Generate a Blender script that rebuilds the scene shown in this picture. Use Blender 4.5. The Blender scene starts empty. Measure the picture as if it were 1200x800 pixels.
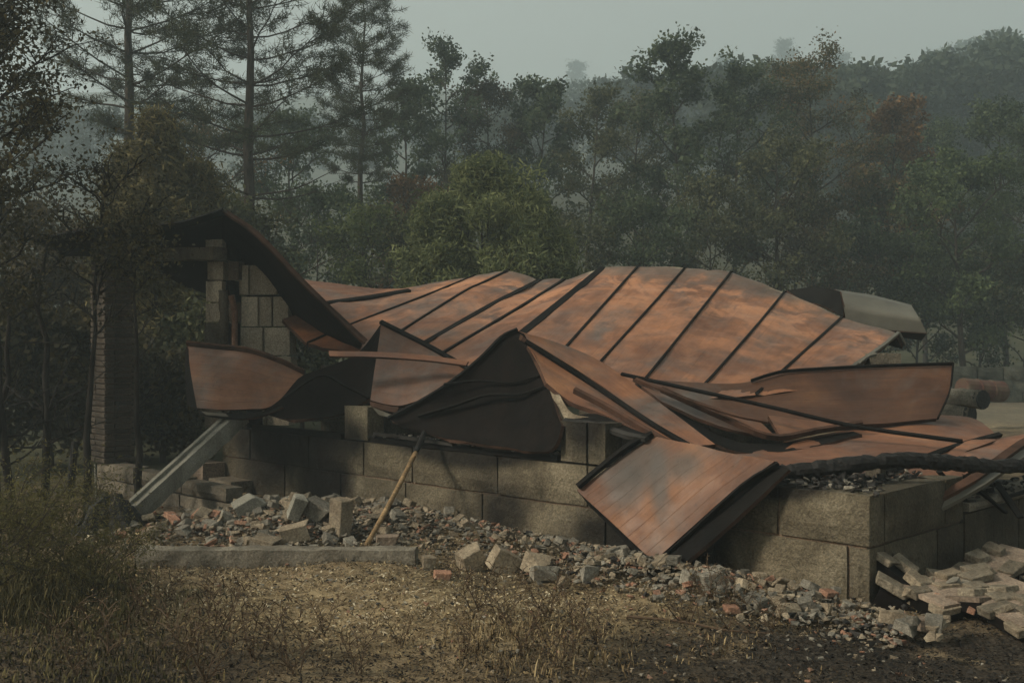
import bpy, bmesh, math, random
import numpy as np
from mathutils import Vector, Matrix, noise as mnoise

# ------------------------------------------------------------------ camera, world, sun, exposure
S = bpy.context.scene
COL = S.collection
F = 1272.0            # focal length in photograph pixels (1200 wide)
CZ = 1.7              # eye height
cam_d = bpy.data.cameras.new('camera'); cam = bpy.data.objects.new('camera', cam_d); COL.objects.link(cam)
cam.location = (0, 0, CZ); cam.rotation_euler = (math.radians(90), 0, 0)
cam_d.sensor_width = 36; cam_d.lens = 36 * F / 1200; cam_d.clip_end = 2000; cam_d.clip_start = 0.05
S.camera = cam
SUN_DIR = Vector((-0.80, -0.25, 0.62)).normalized()       # towards the sun
SUN_EL = math.asin(SUN_DIR.z); SUN_AZ = math.atan2(SUN_DIR.x, SUN_DIR.y)
W = bpy.data.worlds.new('World'); S.world = W; W.use_nodes = True
nt = W.node_tree; bg = nt.nodes['Background']
sk = nt.nodes.new('ShaderNodeTexSky'); sk.sky_type = 'NISHITA'; sk.sun_disc = False
sk.sun_elevation = SUN_EL; sk.sun_rotation = SUN_AZ; sk.air_density = 1.0; sk.dust_density = 8.0; sk.ozone_density = 1.0
mx = nt.nodes.new('ShaderNodeMix'); mx.data_type = 'RGBA'; mx.inputs[0].default_value = 0.82
mx.inputs[7].default_value = (2.58, 2.58, 2.12, 1)      # even smoke overcast
nt.links.new(sk.outputs[0], mx.inputs[6]); nt.links.new(mx.outputs[2], bg.inputs[0])
bg.inputs[1].default_value = 0.14
sun_d = bpy.data.lights.new('sun', 'SUN'); sun = bpy.data.objects.new('sun', sun_d); COL.objects.link(sun)
sun_d.energy = 3.8; sun_d.angle = math.radians(9.0); sun_d.color = (1.0, 0.88, 0.71)
sun.rotation_euler = SUN_DIR.to_track_quat('Z', 'Y').to_euler(); sun.location = SUN_DIR * 60
S.view_settings.view_transform = 'Standard'; S.view_settings.look = 'None'; S.view_settings.gamma = 1
S.view_settings.exposure = 0.32
S.render.engine = 'CYCLES'
cy = S.cycles
cy.max_bounces = 5; cy.diffuse_bounces = 3; cy.glossy_bounces = 2; cy.transmission_bounces = 2; cy.volume_bounces = 3
cy.use_adaptive_sampling = True; cy.adaptive_threshold = 0.02
cy.use_denoising = True
cy.sample_clamp_indirect = 4.0

# ------------------------------------------------------------------ helpers
R = random.Random(7)
C0 = Vector((2.31, 7.0, 0)); U = Vector((-0.709, 0.705, 0)); V = Vector((0.705, 0.709, 0))
def P(px, py, d): return Vector(((px - 600) / F * d, d, CZ - (py - 400) / F * d))
def G(px, py, z=0.0):
    d = (CZ - z) * F / (py - 400); return Vector(((px - 600) / F * d, d, z))
def UV(u, v, z=0.0): return C0 + U * u + V * v + Vector((0, 0, z))

def tag(o, label=None, cat=None, group=None, kind=None):
    if label: o['label'] = label
    if cat: o['category'] = cat
    if group: o['group'] = group
    if kind: o['kind'] = kind
    elif cat: o['kind'] = 'thing'
    return o
def mesh_np(name, verts, faces, mats, mat_idx=None, smooth=False, uv=None, uv2=None, tint=None):
    """verts (n,3); faces: list of tuples or (m,k) array"""
    me = bpy.data.meshes.new(name)
    verts = np.asarray(verts, np.float32)
    if isinstance(faces, np.ndarray):
        m, k = faces.shape
        me.vertices.add(len(verts)); me.vertices.foreach_set('co', verts.ravel())
        me.loops.add(m * k); me.loops.foreach_set('vertex_index', faces.astype(np.int32).ravel())
        me.polygons.add(m); me.polygons.foreach_set('loop_start', np.arange(m, dtype=np.int32) * k)
        me.update(calc_edges=True)
    else:
        me.from_pydata(verts.tolist(), [], faces)
    for m_ in mats: me.materials.append(m_)
    if mat_idx is not None: me.polygons.foreach_set('material_index', np.asarray(mat_idx, np.int32))
    if smooth is True: me.polygons.foreach_set('use_smooth', np.ones(len(me.polygons), bool))
    elif smooth is not False: me.polygons.foreach_set('use_smooth', np.asarray(smooth, bool))
    if tint is not None:
        a = me.attributes.new('tint', 'FLOAT', 'FACE'); a.data.foreach_set('value', np.asarray(tint, np.float32))
    for nm, data in (('UVMap', uv), ('Norm', uv2)):
        if data is not None:
            l = me.uv_layers.new(name=nm)
            li = np.zeros(len(me.loops), np.int32); me.loops.foreach_get('vertex_index', li)
            l.data.foreach_set('uv', np.asarray(data, np.float32)[li].ravel())
    me.update()
    return me
def obj(name, me, parent=None, loc=None):
    o = bpy.data.objects.new(name, me); COL.objects.link(o)
    if loc is not None: o.location = loc
    if parent is not None:
        o.parent = parent
        o.matrix_parent_inverse = Matrix.Translation(parent.location).inverted() if parent.rotation_euler.z == 0 else parent.matrix_basis.inverted()
    return o
def empty(name, loc=(0, 0, 0), label=None, cat=None, group=None):
    o = bpy.data.objects.new(name, None); COL.objects.link(o); o.location = loc; o.empty_display_size = .1
    return tag(o, label, cat, group)
def bm_mesh(name, bm, mats, smooth=False):
    me = bpy.data.meshes.new(name); bm.normal_update(); bm.to_mesh(me); bm.free()
    for m in mats: me.materials.append(m)
    if smooth: me.polygons.foreach_set('use_smooth', np.ones(len(me.polygons), bool))
    return me

class MB:
    """collects boxes, tubes and polygons into one mesh"""
    def __init__(s): s.v = []; s.f = []
    def quad(s, pts):
        b = len(s.v); s.v += [tuple(p) for p in pts]; s.f.append(tuple(range(b, b + len(pts))))
    def box(s, c, ax, ay, az):
        c = Vector(c); b = len(s.v)
        for k in (-1, 1):
            for j in (-1, 1):
                for i in (-1, 1): s.v.append(tuple(c + ax * (i * .5) + ay * (j * .5) + az * (k * .5)))
        for q in ((0, 2, 3, 1), (4, 5, 7, 6), (0, 1, 5, 4), (2, 6, 7, 3), (0, 4, 6, 2), (1, 3, 7, 5)):
            s.f.append(tuple(b + i for i in q))
    def bar(s, a, b_, w, h, up=Vector((0, 0, 1))):
        a = Vector(a); b_ = Vector(b_); d = b_ - a; x = d.cross(up).normalized(); y = x.cross(d).normalized()
        s.box((a + b_) / 2, d, x * w, y * h)
    def tube(s, pts, rad, n=6, cap=True, jit=0, rnd=None):
        pts = [Vector(p) for p in pts]; b = len(s.v); m = len(pts); ref = Vector((.31, .17, .93))
        for i, p in enumerate(pts):
            d = (pts[min(i + 1, m - 1)] - pts[max(i - 1, 0)])
            if d.length < 1e-6: d = Vector((0, 0, 1))
            d.normalize()
            r_ = ref if abs(d.dot(ref)) < .95 else Vector((1, 0, 0))
            x = d.cross(r_).normalized(); y = d.cross(x)
            for k in range(n):
                a = 2 * math.pi * k / n; r = rad[i] if hasattr(rad, '__len__') else rad
                if jit: r *= 1 + jit * (rnd.random() * 2 - 1)
                s.v.append(tuple(p + x * (math.cos(a) * r) + y * (math.sin(a) * r)))
        for i in range(m - 1):
            for k in range(n):
                s.f.append((b + i * n + k, b + i * n + (k + 1) % n, b + (i + 1) * n + (k + 1) % n, b + (i + 1) * n + k))
        if cap:
            s.f.append(tuple(b + k for k in reversed(range(n)))); s.f.append(tuple(b + (m - 1) * n + k for k in range(n)))
    def mesh(s, name, mats, smooth=False): return mesh_np(name, np.array(s.v), s.f, mats, smooth=smooth)

# ------------------------------------------------------------------ material helpers
class NT:
    def __init__(s, name):
        s.m = bpy.data.materials.new(name); s.m.use_nodes = True; s.t = s.m.node_tree
        s.b = s.t.nodes['Principled BSDF']; s.out = s.t.nodes['Material Output']
    def n(s, t, **k):
        x = s.t.nodes.new(t)
        for a, b in k.items(): setattr(x, a, b)
        return x
    def l(s, a, b): s.t.links.new(a, b)
    def val(s, sock, v):
        if hasattr(v, 'is_linked'): s.l(v, sock)
        else: sock.default_value = v
    def coord(s, which='Object'):
        return s.n('ShaderNodeTexCoord').outputs[which]
    def pos(s): return s.n('ShaderNodeNewGeometry').outputs['Position']
    def mapping(s, vec, scale=(1, 1, 1), loc=(0, 0, 0)):
        m = s.n('ShaderNodeMapping'); s.l(vec, m.inputs[0]); m.inputs['Scale'].default_value = scale; m.inputs['Location'].default_value = loc
        return m.outputs[0]
    def noise(s, vec, scale=5, detail=4, rough=.55, dist=0.0):
        x = s.n('ShaderNodeTexNoise'); s.l(vec, x.inputs['Vector']); x.inputs['Scale'].default_value = scale
        x.inputs['Detail'].default_value = detail; x.inputs['Roughness'].default_value = rough; x.inputs['Distortion'].default_value = dist
        return x.outputs['Fac']
    def voronoi(s, vec, scale=5, feat='F1'):
        x = s.n('ShaderNodeTexVoronoi'); x.feature = feat; s.l(vec, x.inputs['Vector']); x.inputs['Scale'].default_value = scale
        return x.outputs['Distance']
    def ramp(s, fac, stops):
        x = s.n('ShaderNodeValToRGB'); s.l(fac, x.inputs[0]); e = x.color_ramp.elements
        while len(e) < len(stops): e.new(.5)
        for i, (p, c) in enumerate(stops):
            e[i].position = p; e[i].color = (*c, 1) if hasattr(c, '__len__') else (c, c, c, 1)
        return x.outputs[0]
    def math(s, op, a, b=0.0, c=None):
        x = s.n('ShaderNodeMath', operation=op); s.val(x.inputs[0], a); s.val(x.inputs[1], b)
        if c is not None: s.val(x.inputs[2], c)
        return x.outputs[0]
    def mix(s, f, a, b, mode='MIX'):
        x = s.n('ShaderNodeMix', data_type='RGBA', blend_type=mode); s.val(x.inputs[0], f)
        for i, c in ((6, a), (7, b)):
            if hasattr(c, 'is_linked'): s.l(c, x.inputs[i])
            else: x.inputs[i].default_value = (*c, 1)
        return x.outputs[2]
    def bump(s, h, strength=.4, dist=.02, normal=None):
        x = s.n('ShaderNodeBump'); s.l(h, x.inputs['Height']); x.inputs['Strength'].default_value = strength; x.inputs['Distance'].default_value = dist
        if normal is not None: s.l(normal, x.inputs['Normal'])
        return x.outputs[0]
    def done(s, col, rough=.9, normal=None, spec=.3):
        s.val(s.b.inputs['Base Color'], col if hasattr(col, 'is_linked') else (*col, 1)); s.val(s.b.inputs['Roughness'], rough)
        s.b.inputs['Specular IOR Level'].default_value = spec
        if normal is not None: s.l(normal, s.b.inputs['Normal'])
        return s.m
    def sphere_mask(s, pos, c, r, soft, squash=(1, 1, 1)):
        x = s.n('ShaderNodeVectorMath', operation='SUBTRACT'); s.l(pos, x.inputs[0]); x.inputs[1].default_value = c
        y = s.n('ShaderNodeVectorMath', operation='MULTIPLY'); s.l(x.outputs[0], y.inputs[0]); y.inputs[1].default_value = squash
        z = s.n('ShaderNodeVectorMath', operation='LENGTH'); s.l(y.outputs[0], z.inputs[0])
        mr = s.n('ShaderNodeMapRange'); mr.interpolation_type = 'SMOOTHSTEP'; s.l(z.outputs['Value'], mr.inputs[0])
        mr.inputs[1].default_value = r - soft; mr.inputs[2].default_value = r + soft; mr.inputs[3].default_value = 1; mr.inputs[4].default_value = 0
        return mr.outputs[0]

def mat_rust(name, tone=1.0, soot=0.0, top_band=0.0, streaks=None, stretch=1.0):
    k = NT(name); uv = k.n('ShaderNodeUVMap', uv_map='UVMap').outputs[0]; nuv = k.n('ShaderNodeUVMap', uv_map='Norm').outputs[0]
    oc = k.coord('Object')
    n1 = k.noise(k.mapping(oc, (1, 1, 1)), 1.3, 5, .6, .6)
    n2 = k.noise(k.mapping(uv, (9.0, .8, 1)), 1.6, 5, .6, .3)
    f = k.math('ADD', k.math('MULTIPLY', n1, .78), k.math('MULTIPLY', n2, .22))
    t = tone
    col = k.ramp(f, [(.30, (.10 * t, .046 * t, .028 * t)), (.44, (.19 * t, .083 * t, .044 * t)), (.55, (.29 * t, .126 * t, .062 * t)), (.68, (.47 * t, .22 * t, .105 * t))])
    fine = k.noise(k.mapping(uv, (60, 1.5, 1)), 2, 3, .6)
    col = k.mix(.3, col, k.ramp(fine, [(.3, .55), (.7, 1.25)]), 'MULTIPLY')
    # grey burnt coating
    gn = k.noise(oc, .9, 5, .65, .8)
    gm = k.ramp(gn, [(.47 - soot * .25, 0.0), (.66 - soot * .2, 1.0)])
    grey = k.ramp(k.noise(oc, 6, 4), [(.3, (.045, .042, .040)), (.7, (.115, .105, .095))])
    col = k.mix(k.math('MULTIPLY', gm, .80), col, grey)
    if top_band:
        sx = k.n('ShaderNodeSeparateXYZ'); k.l(nuv, sx.inputs[0])
        # y of Norm: 0 at upper edge, 1 at lower edge
        bn = k.math('ADD', sx.outputs[1], k.math('MULTIPLY', k.math('SUBTRACT', k.noise(oc, 2.4, 5, .7, .5), .5), .55))
        band = k.ramp(bn, [(.36, 1.0), (.56, 0.0)])
        col = k.mix(k.math('MULTIPLY', band, .85), col, k.ramp(k.noise(oc, 3, 5), [(.3, (.055, .047, .040)), (.65, (.125, .10, .078))]))
        hot = k.ramp(bn, [(.44, 0.0), (.58, 1.0), (.85, 0.0)])
        hotn = k.ramp(k.noise(oc, 2.0, 7, .68, .6), [(.45, 0.0), (.55, 1.0)])
        col = k.mix(k.math('MULTIPLY', k.math('MULTIPLY', hot, hotn), .75), col, (.62 * t, .29 * t, .145 * t))
        ash = k.math('MULTIPLY', k.ramp(bn, [(.16, 0.0), (.22, 1.0), (.30, 1.0), (.36, 0.0)]), k.ramp(k.noise(oc, 2.2, 4), [(.50, 0.0), (.60, 1.0)]))
        col = k.mix(k.math('MULTIPLY', ash, .7), col, (.36, .32, .22))
    if streaks:
        p = k.pos()
        for c, r, soft, sq in streaks:
            col = k.mix(k.math('MULTIPLY', k.sphere_mask(k.n('ShaderNodeVectorMath', operation='ADD').outputs[0] if False else p, c, r, soft, sq), .82), col, (.055, .048, .042))
    # speckle and pits
    sp = k.ramp(k.noise(oc, 30, 3, .7), [(.30, .6), (.45, 1.0)])
    col = k.mix(.6, col, sp, 'MULTIPLY')
    su = k.n('ShaderNodeSeparateXYZ'); k.l(uv, su.inputs[0])
    rib = k.math('PINGPONG', su.outputs[0], .062)
    rl = k.ramp(k.math('DIVIDE', rib, .062), [(0, 0.0), (.09, 1.0)])
    col = k.mix(.2, col, k.ramp(rl, [(0, .45), (1, 1.0)]), 'MULTIPLY')
    h = k.math('ADD', k.math('MULTIPLY', rl, .5), k.math('MULTIPLY', k.noise(oc, 14, 5, .6), .35))
    nb = k.bump(h, .35, .012)
    rough = k.ramp(k.noise(oc, 5, 4), [(.3, .45), (.7, .75)])
    return k.done(col, rough, nb, .35)
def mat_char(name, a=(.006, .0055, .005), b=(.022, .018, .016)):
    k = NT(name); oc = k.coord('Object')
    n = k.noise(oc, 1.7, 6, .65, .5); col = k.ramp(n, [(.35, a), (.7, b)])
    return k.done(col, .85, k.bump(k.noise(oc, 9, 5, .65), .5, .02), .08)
def mat_stone(name, c1, c2, c3, soot_shades=(), sc=1.0, bump=.7, grain=60, wpos=False):
    k = NT(name); oc = k.pos() if wpos else k.coord('Object')
    oi = k.n('ShaderNodeObjectInfo').outputs['Random']
    n = k.noise(oc, 1.6 * sc, 6, .62, .3); g = k.noise(oc, grain, 3, .75)
    col = k.ramp(n, [(.3, c1), (.5, c2), (.72, c3)])
    col = k.mix(.75, col, k.ramp(g, [(.3, .4), (.5, 1.0), (.7, 1.65)]), 'MULTIPLY')
    col = k.mix(1.0, col, k.ramp(oi, [(0, .72), (1, 1.18)]), 'MULTIPLY')
    p = k.pos()
    st = k.ramp(k.noise(k.mapping(p, (2.2, 2.2, .5)), 1.5, 5, .65), [(.52, 0.0), (.72, 1.0)])
    col = k.mix(k.math('MULTIPLY', st, .55), col, (.025, .022, .018))
    if soot_shades:
        wob = k.math('MULTIPLY', k.math('SUBTRACT', k.noise(p, 4, 5, .65), .5), .7)
        for c, r, soft, sq, *wt in soot_shades:
            m = k.math('MULTIPLY', k.sphere_mask(p, c, r, soft, sq), wt[0] if wt else 1.0)
            m = k.math('MULTIPLY', m, k.math('ADD', 1.0, wob))
            col = k.mix(k.math('MINIMUM', k.math('MULTIPLY', m, .95), .96), col, (.009, .008, .007))
    h = k.math('ADD', k.math('MULTIPLY', k.noise(oc, 22, 5, .7), .7), k.math('MULTIPLY', g, .35))
    h = k.math('ADD', h, k.math('MULTIPLY', k.noise(oc, 9, 3, .6), 1.2))
    return k.done(col, .93, k.bump(h, bump, .03), .2)

# ------------------------------------------------------------------ terrain
def sstep(a, b, x):
    t = np.clip((x - a) / (b - a), 0, 1); return t * t * (3 - 2 * t)
def hgt(x, y):
    x = np.asarray(x, float); y = np.asarray(y, float)
    far = np.clip(y - 29, 0, 290)
    base = .195 * far * sstep(29, 75, y)
    right = 14 * sstep(15, 80, x) * sstep(80, 180, y)
    ripple = 1.2 * np.sin(x * .05 + 1) * sstep(60, 120, y) + 1.5 * np.sin(x * .021 + y * .03) * sstep(60, 120, y)
    mid = -.25 * sstep(14, 24, y)
    near = .035 * np.sin(x * 1.7 + .5) * np.sin(y * 1.3) + .02 * np.sin(x * 4.1 + y * 2.3)
    return base + 16 * sstep(190, 285, y) * (1 - sstep(10, 70, x)) + right + ripple + mid * 0 + near * (1 - sstep(16, 28, y))
def H(x, y): return float(hgt(x, y))

def grid_axis(lo, hi, near, far_, c, k):
    xs = [0.0]; 
    while xs[-1] < hi - c: xs.append(xs[-1] + near + (xs[-1] * k))
    right = np.array(xs) + c; xs = [0.0]
    while xs[-1] < c - lo: xs.append(xs[-1] + near + (xs[-1] * k))
    left = c - np.array(xs[1:])[::-1]
    return np.clip(np.concatenate([left, right]), lo, hi)
gx = grid_axis(-420, 420, .16, 0, 0, .045); gy = grid_axis(-12, 520, .13, 0, 7, .035)
XX, YY = np.meshgrid(gx, gy); rs = np.random.RandomState(3)
ZZ = hgt(XX, YY) + rs.uniform(-.012, .012, XX.shape) * (YY < 16)
nv_, nu_ = XX.shape; idx = np.arange(nv_ * nu_).reshape(nv_, nu_)
qf = np.stack([idx[:-1, :-1], idx[:-1, 1:], idx[1:, 1:], idx[1:, :-1]], -1).reshape(-1, 4)
k = NT('burnt_ground'); p = k.pos()
n1 = k.noise(p, .75, 6, .65, .6); n2 = k.noise(p, 7, 5, .7); n3 = k.noise(p, 45, 3, .7)
c = k.ramp(n1, [(.32, (.036, .031, .024)), (.45, (.105, .082, .053)), (.56, (.19, .145, .09)), (.70, (.33, .265, .16))])
c = k.mix(.8, c, k.ramp(n2, [(.3, .35), (.5, 1.0), (.72, 1.55)]), 'MULTIPLY')
c = k.mix(.8, c, k.ramp(n3, [(.3, .4), (.5, 1.0), (.7, 1.5)]), 'MULTIPLY')
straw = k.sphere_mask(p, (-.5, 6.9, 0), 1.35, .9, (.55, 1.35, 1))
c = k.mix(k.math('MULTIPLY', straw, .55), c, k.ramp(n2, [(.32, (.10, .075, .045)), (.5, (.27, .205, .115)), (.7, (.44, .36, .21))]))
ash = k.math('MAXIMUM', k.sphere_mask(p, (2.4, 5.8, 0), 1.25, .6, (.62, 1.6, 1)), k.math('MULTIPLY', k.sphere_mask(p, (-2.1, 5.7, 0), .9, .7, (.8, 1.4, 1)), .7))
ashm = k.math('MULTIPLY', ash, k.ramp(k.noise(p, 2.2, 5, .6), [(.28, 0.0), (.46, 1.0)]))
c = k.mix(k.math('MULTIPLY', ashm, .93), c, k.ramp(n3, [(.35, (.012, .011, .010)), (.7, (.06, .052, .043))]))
sy = k.n('ShaderNodeSeparateXYZ'); k.l(p, sy.inputs[0])
sxp = k.math('GREATER_THAN', sy.outputs[0], 7.0)
yard = k.ramp(k.math('DIVIDE', sy.outputs[1], 100.0), [(.20, 0.0), (.235, 1.0), (.30, 1.0), (.32, 0.0)])
c = k.mix(k.math('MULTIPLY', k.math('MULTIPLY', yard, sxp), .8), c, k.ramp(n2, [(.3, (.12, .108, .08)), (.7, (.20, .18, .135))]))
woods = k.math('MAXIMUM', k.ramp(k.math('DIVIDE', sy.outputs[1], 100.0), [(.31, 0.0), (.36, 1.0)]), k.math('MULTIPLY', k.ramp(k.math('DIVIDE', sy.outputs[1], 100.0), [(.118, 0.0), (.135, 1.0)]), k.math('LESS_THAN', sy.outputs[0], 4.0)))
c = k.mix(woods, c, k.ramp(n1, [(.35, (.035, .038, .022)), (.65, (.075, .072, .04))]))
h = k.math('ADD', k.math('MULTIPLY', n2, 1.0), k.math('MULTIPLY', n3, .6))
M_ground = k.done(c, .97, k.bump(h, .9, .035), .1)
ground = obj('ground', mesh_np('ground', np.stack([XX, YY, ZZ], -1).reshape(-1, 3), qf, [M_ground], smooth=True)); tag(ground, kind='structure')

# ------------------------------------------------------------------ materials
def soot_shade_at(u, z, r, soft, sq=(1, 1, 1), v=0.0): return (tuple(UV(u, v, z)), r, soft, sq)
SOOT_SHADE = [soot_shade_at(3.2, .4, 1.5, .5, (1, 1, 1)) + (.12,), soot_shade_at(7.2, .95, .75, .35, (1, 1, .75)), soot_shade_at(6.15, .72, .55, .28, (1, 1, .75)), soot_shade_at(6.05, .3, .3, .25, (1, 1, .6)), soot_shade_at(6.9, .6, .35, .25, (1, 1, .7)), soot_shade_at(5.75, .28, .22, .16), soot_shade_at(5.5, .72, .2, .15),
         soot_shade_at(3.35, .22, .30, .2, (1, 1, 1)), soot_shade_at(2.2, .1, .5, .3, (1, 1, 1.6)), soot_shade_at(1.55, .3, .55, .3), soot_shade_at(4.9, 1.0, .25, .2), soot_shade_at(3.9, .84, .6, .12, (.55, .55, 2.2)),
         soot_shade_at(1.7, .95, .4, .2), soot_shade_at(-.1, .35, .95, .45, (1, 1, 1), v=1.0) + (.68,), soot_shade_at(0, .30, 1.3, .5, (1, 1, 1), v=3.0) + (.8,), soot_shade_at(2.45, 1.05, .3, .2), soot_shade_at(.75, .74, .45, .12, (1, 1, 3.2))]  # nearer side-wall entry paints shade onto the unlit right face
M_granite = mat_stone('granite_block', (.075, .063, .042), (.155, .132, .090), (.265, .23, .162), SOOT_SHADE, sc=1.2, bump=.9, grain=55)
M_pier = mat_stone('pier_block_lightened', (.30, .26, .20), (.44, .385, .30), (.55, .49, .39), (), bump=.5)  # pale block stone, lightened to offset the shade of the roof above
M_mortar = mat_stone('mortar', (.10, .07, .048), (.17, .12, .082), (.22, .17, .12), SOOT_SHADE, bump=.6, grain=70)
M_soot_block = mat_stone('smoked_block', (.06, .054, .043), (.115, .100, .076), (.19, .165, .125), (), bump=.8)
M_concrete = mat_stone('concrete', (.12, .118, .097), (.20, .195, .163), (.31, .30, .255), (), sc=.9, bump=.35, grain=80)
M_concrete_old = mat_stone('weathered_concrete', (.07, .062, .05), (.17, .153, .12), (.28, .255, .205), (), sc=1.6, bump=.6, grain=70)
M_brick = mat_stone('fired_brick', (.13, .10, .075), (.21, .165, .125), (.30, .24, .185), (), sc=2, bump=.6)
M_terracotta = mat_stone('terracotta', (.16, .085, .055), (.27, .15, .10), (.38, .26, .19), (), sc=3, bump=.5)
M_beige = mat_stone('beige_rubble', (.12, .095, .066), (.23, .19, .135), (.36, .31, .225), (), sc=3, bump=.6)
M_grey = mat_stone('grey_rubble', (.09, .084, .070), (.18, .168, .138), (.31, .29, .24), (), sc=3, bump=.6)
M_slabm = mat_stone('brick_skin', (.085, .072, .052), (.165, .142, .105), (.25, .22, .165), (), sc=3, bump=.8)
M_rust = mat_rust('rust_metal', .74, 0.0, .24)
M_rust_l = mat_rust('rust_metal_plain', .66, -.1, 0)
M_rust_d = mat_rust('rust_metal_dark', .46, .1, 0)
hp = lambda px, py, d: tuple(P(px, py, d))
M_rust_c = mat_rust('rust_metal_shaded', .23, -.25, 0)  # darker rust copy, paints in the shade of a sheet facing off the sun
M_rust_h = mat_rust('rust_metal_hanging', .46, -.25, 0, streaks=[(hp(772, 575, 8.1), .20, .1, (2.9, 1, .45)), (hp(733, 567, 8.2), .20, .11, (1.25, 1, 1.0)), (hp(752, 540, 8.3), .24, .13, (1, 1, 1.3)), (hp(800, 545, 8.0), .15, .1, (.9, 1, 1.3))])
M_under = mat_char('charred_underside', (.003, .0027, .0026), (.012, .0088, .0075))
M_black = mat_char('black_char', (.004, .004, .004), (.012, .011, .010))
M_edge = mat_char('sheet_edge', (.02, .014, .011), (.11, .06, .042))
M_greymetal = (lambda k: k.done(k.ramp(k.noise(k.coord('Object'), 2, 5), [(.3, (.06, .058, .048)), (.7, (.13, .125, .10))]), .65, k.bump(k.noise(k.coord('Object'), 10, 4), .2, .01), .4))(NT('grey_metal'))
M_ember = mat_char('charcoal', (.008, .008, .008), (.06, .057, .053))
M_wood = mat_stone('dry_wood', (.09, .06, .032), (.17, .115, .06), (.26, .18, .095), (), sc=4, bump=.5)
M_log = mat_stone('grey_log', (.05, .045, .035), (.10, .092, .072), (.17, .155, .125), (), sc=3, bump=.8)

# ------------------------------------------------------------------ sheets
def cr_resample(pts, n):
    pts = np.asarray(pts, float); m = len(pts)
    if m == 2:
        t = np.linspace(0, 1, n)[:, None]; return pts[0] * (1 - t) + pts[1] * t
    ext = np.vstack([2 * pts[0] - pts[1], pts, 2 * pts[-1] - pts[-2]])
    ts = np.linspace(0, m - 1, n); out = []
    for t in ts:
        i = min(int(t), m - 2); f = t - i; p0, p1, p2, p3 = ext[i], ext[i + 1], ext[i + 2], ext[i + 3]
        out.append(.5 * ((2 * p1) + (-p0 + p2) * f + (2 * p0 - 5 * p1 + 4 * p2 - p3) * f * f + (-p0 + 3 * p1 - 3 * p2 + p3) * f ** 3))
    return np.array(out)
LIN = False
def lin_resample(pts, n):
    pts = np.asarray(pts, float); m = len(pts); t = np.linspace(0, m - 1, n); i = np.minimum(t.astype(int), m - 2); f = (t - i)[:, None]
    return pts[i] * (1 - f) + pts[i + 1] * f
def surf(curves, nu, nv, lin=False):
    """curves: list of polylines of (px,py,d); loft across them -> (nu across, nv along, 3) world points"""
    rsm = lin_resample if lin else cr_resample
    cs = [rsm([tuple(P(*q)) for q in c], nv) for c in curves]
    cs = np.array(cs)
    return np.stack([rsm(cs[:, j], nu) for j in range(nv)], 1)
def sheet(name, curves, nu, nv, thick, top, bottom=None, parent=None, wav=.01, seed=0, edge=None, swap=False, lin=False):
    """top faces the side where (across x along) points towards the camera unless swap"""
    g = surf(curves, nu, nv, lin)
    for i in range(nu):
        for j in range(nv):
            q = Vector(g[i, j]) * 1.4 + Vector((seed * 3.1, 0, 0)); ed = min(1, min(i, nu - 1 - i) / 1.0 * .5 + .3)
            g[i, j] += np.array((0, -.5, 1)) * (mnoise.noise(q) * wav + mnoise.noise(q * 3.3) * wav * .45 - max(0, 1 - abs(mnoise.noise(q * 1.3 + Vector((5, 2, 8)))) * 7) * wav * .8) * ed
    du = np.gradient(g, axis=0); dv = np.gradient(g, axis=1); nrm = np.cross(du, dv); nrm /= np.linalg.norm(nrm, axis=2, keepdims=True) + 1e-9
    cam_v = np.array((0, 0, CZ)) - g
    flip = (nrm * cam_v).sum(2).mean() < 0
    if swap: flip = not flip
    if flip: nrm = -nrm
    lo = g - nrm * thick
    lu = np.concatenate([[0], np.cumsum(np.linalg.norm(np.diff(g[:, nv // 2], axis=0), axis=1))]); lv = np.concatenate([[0], np.cumsum(np.linalg.norm(np.diff(g[nu // 2], axis=0), axis=1))])
    uvg = np.stack(np.meshgrid(lu, lv, indexing='ij'), -1); nug = np.stack(np.meshgrid(np.linspace(0, 1, nu), np.linspace(0, 1, nv), indexing='ij'), -1)
    N = nu * nv; id_ = np.arange(N).reshape(nu, nv)
    v = [g.reshape(-1, 3), lo.reshape(-1, 3)]; uv = [uvg.reshape(-1, 2)] * 2; n2 = [nug.reshape(-1, 2)] * 2
    q = np.stack([id_[:-1, :-1], id_[1:, :-1], id_[1:, 1:], id_[:-1, 1:]], -1).reshape(-1, 4)
    qt = q[:, ::-1] if flip else q; qb = (q + N)[:, ::-1] if not flip else q + N
    ring = list(id_[:, 0]) + list(id_[-1, 1:]) + list(id_[-2::-1, -1]) + list(id_[0, -2:0:-1]); ring = np.array(ring); m = len(ring)
    v.append(g.reshape(-1, 3)[ring]); v.append(lo.reshape(-1, 3)[ring]); uv += [uvg.reshape(-1, 2)[ring]] * 2; n2 += [nug.reshape(-1, 2)[ring]] * 2
    a = np.arange(m) + 2 * N; b = np.roll(a, -1); qe = np.stack([a, b, b + m, a + m], -1)
    if not flip: qe = qe[:, ::-1]
    faces = np.vstack([qt, qb, qe]); mi = [0] * len(qt) + [1] * len(qb) + [2] * len(qe)
    sm = [True] * (len(qt) + len(qb)) + [False] * len(qe)
    me = mesh_np(name, np.vstack(v), faces, [top, bottom or M_under, edge or M_edge], mi, sm, np.vstack(uv), np.vstack(n2))
    return obj(name, me, parent)
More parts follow.
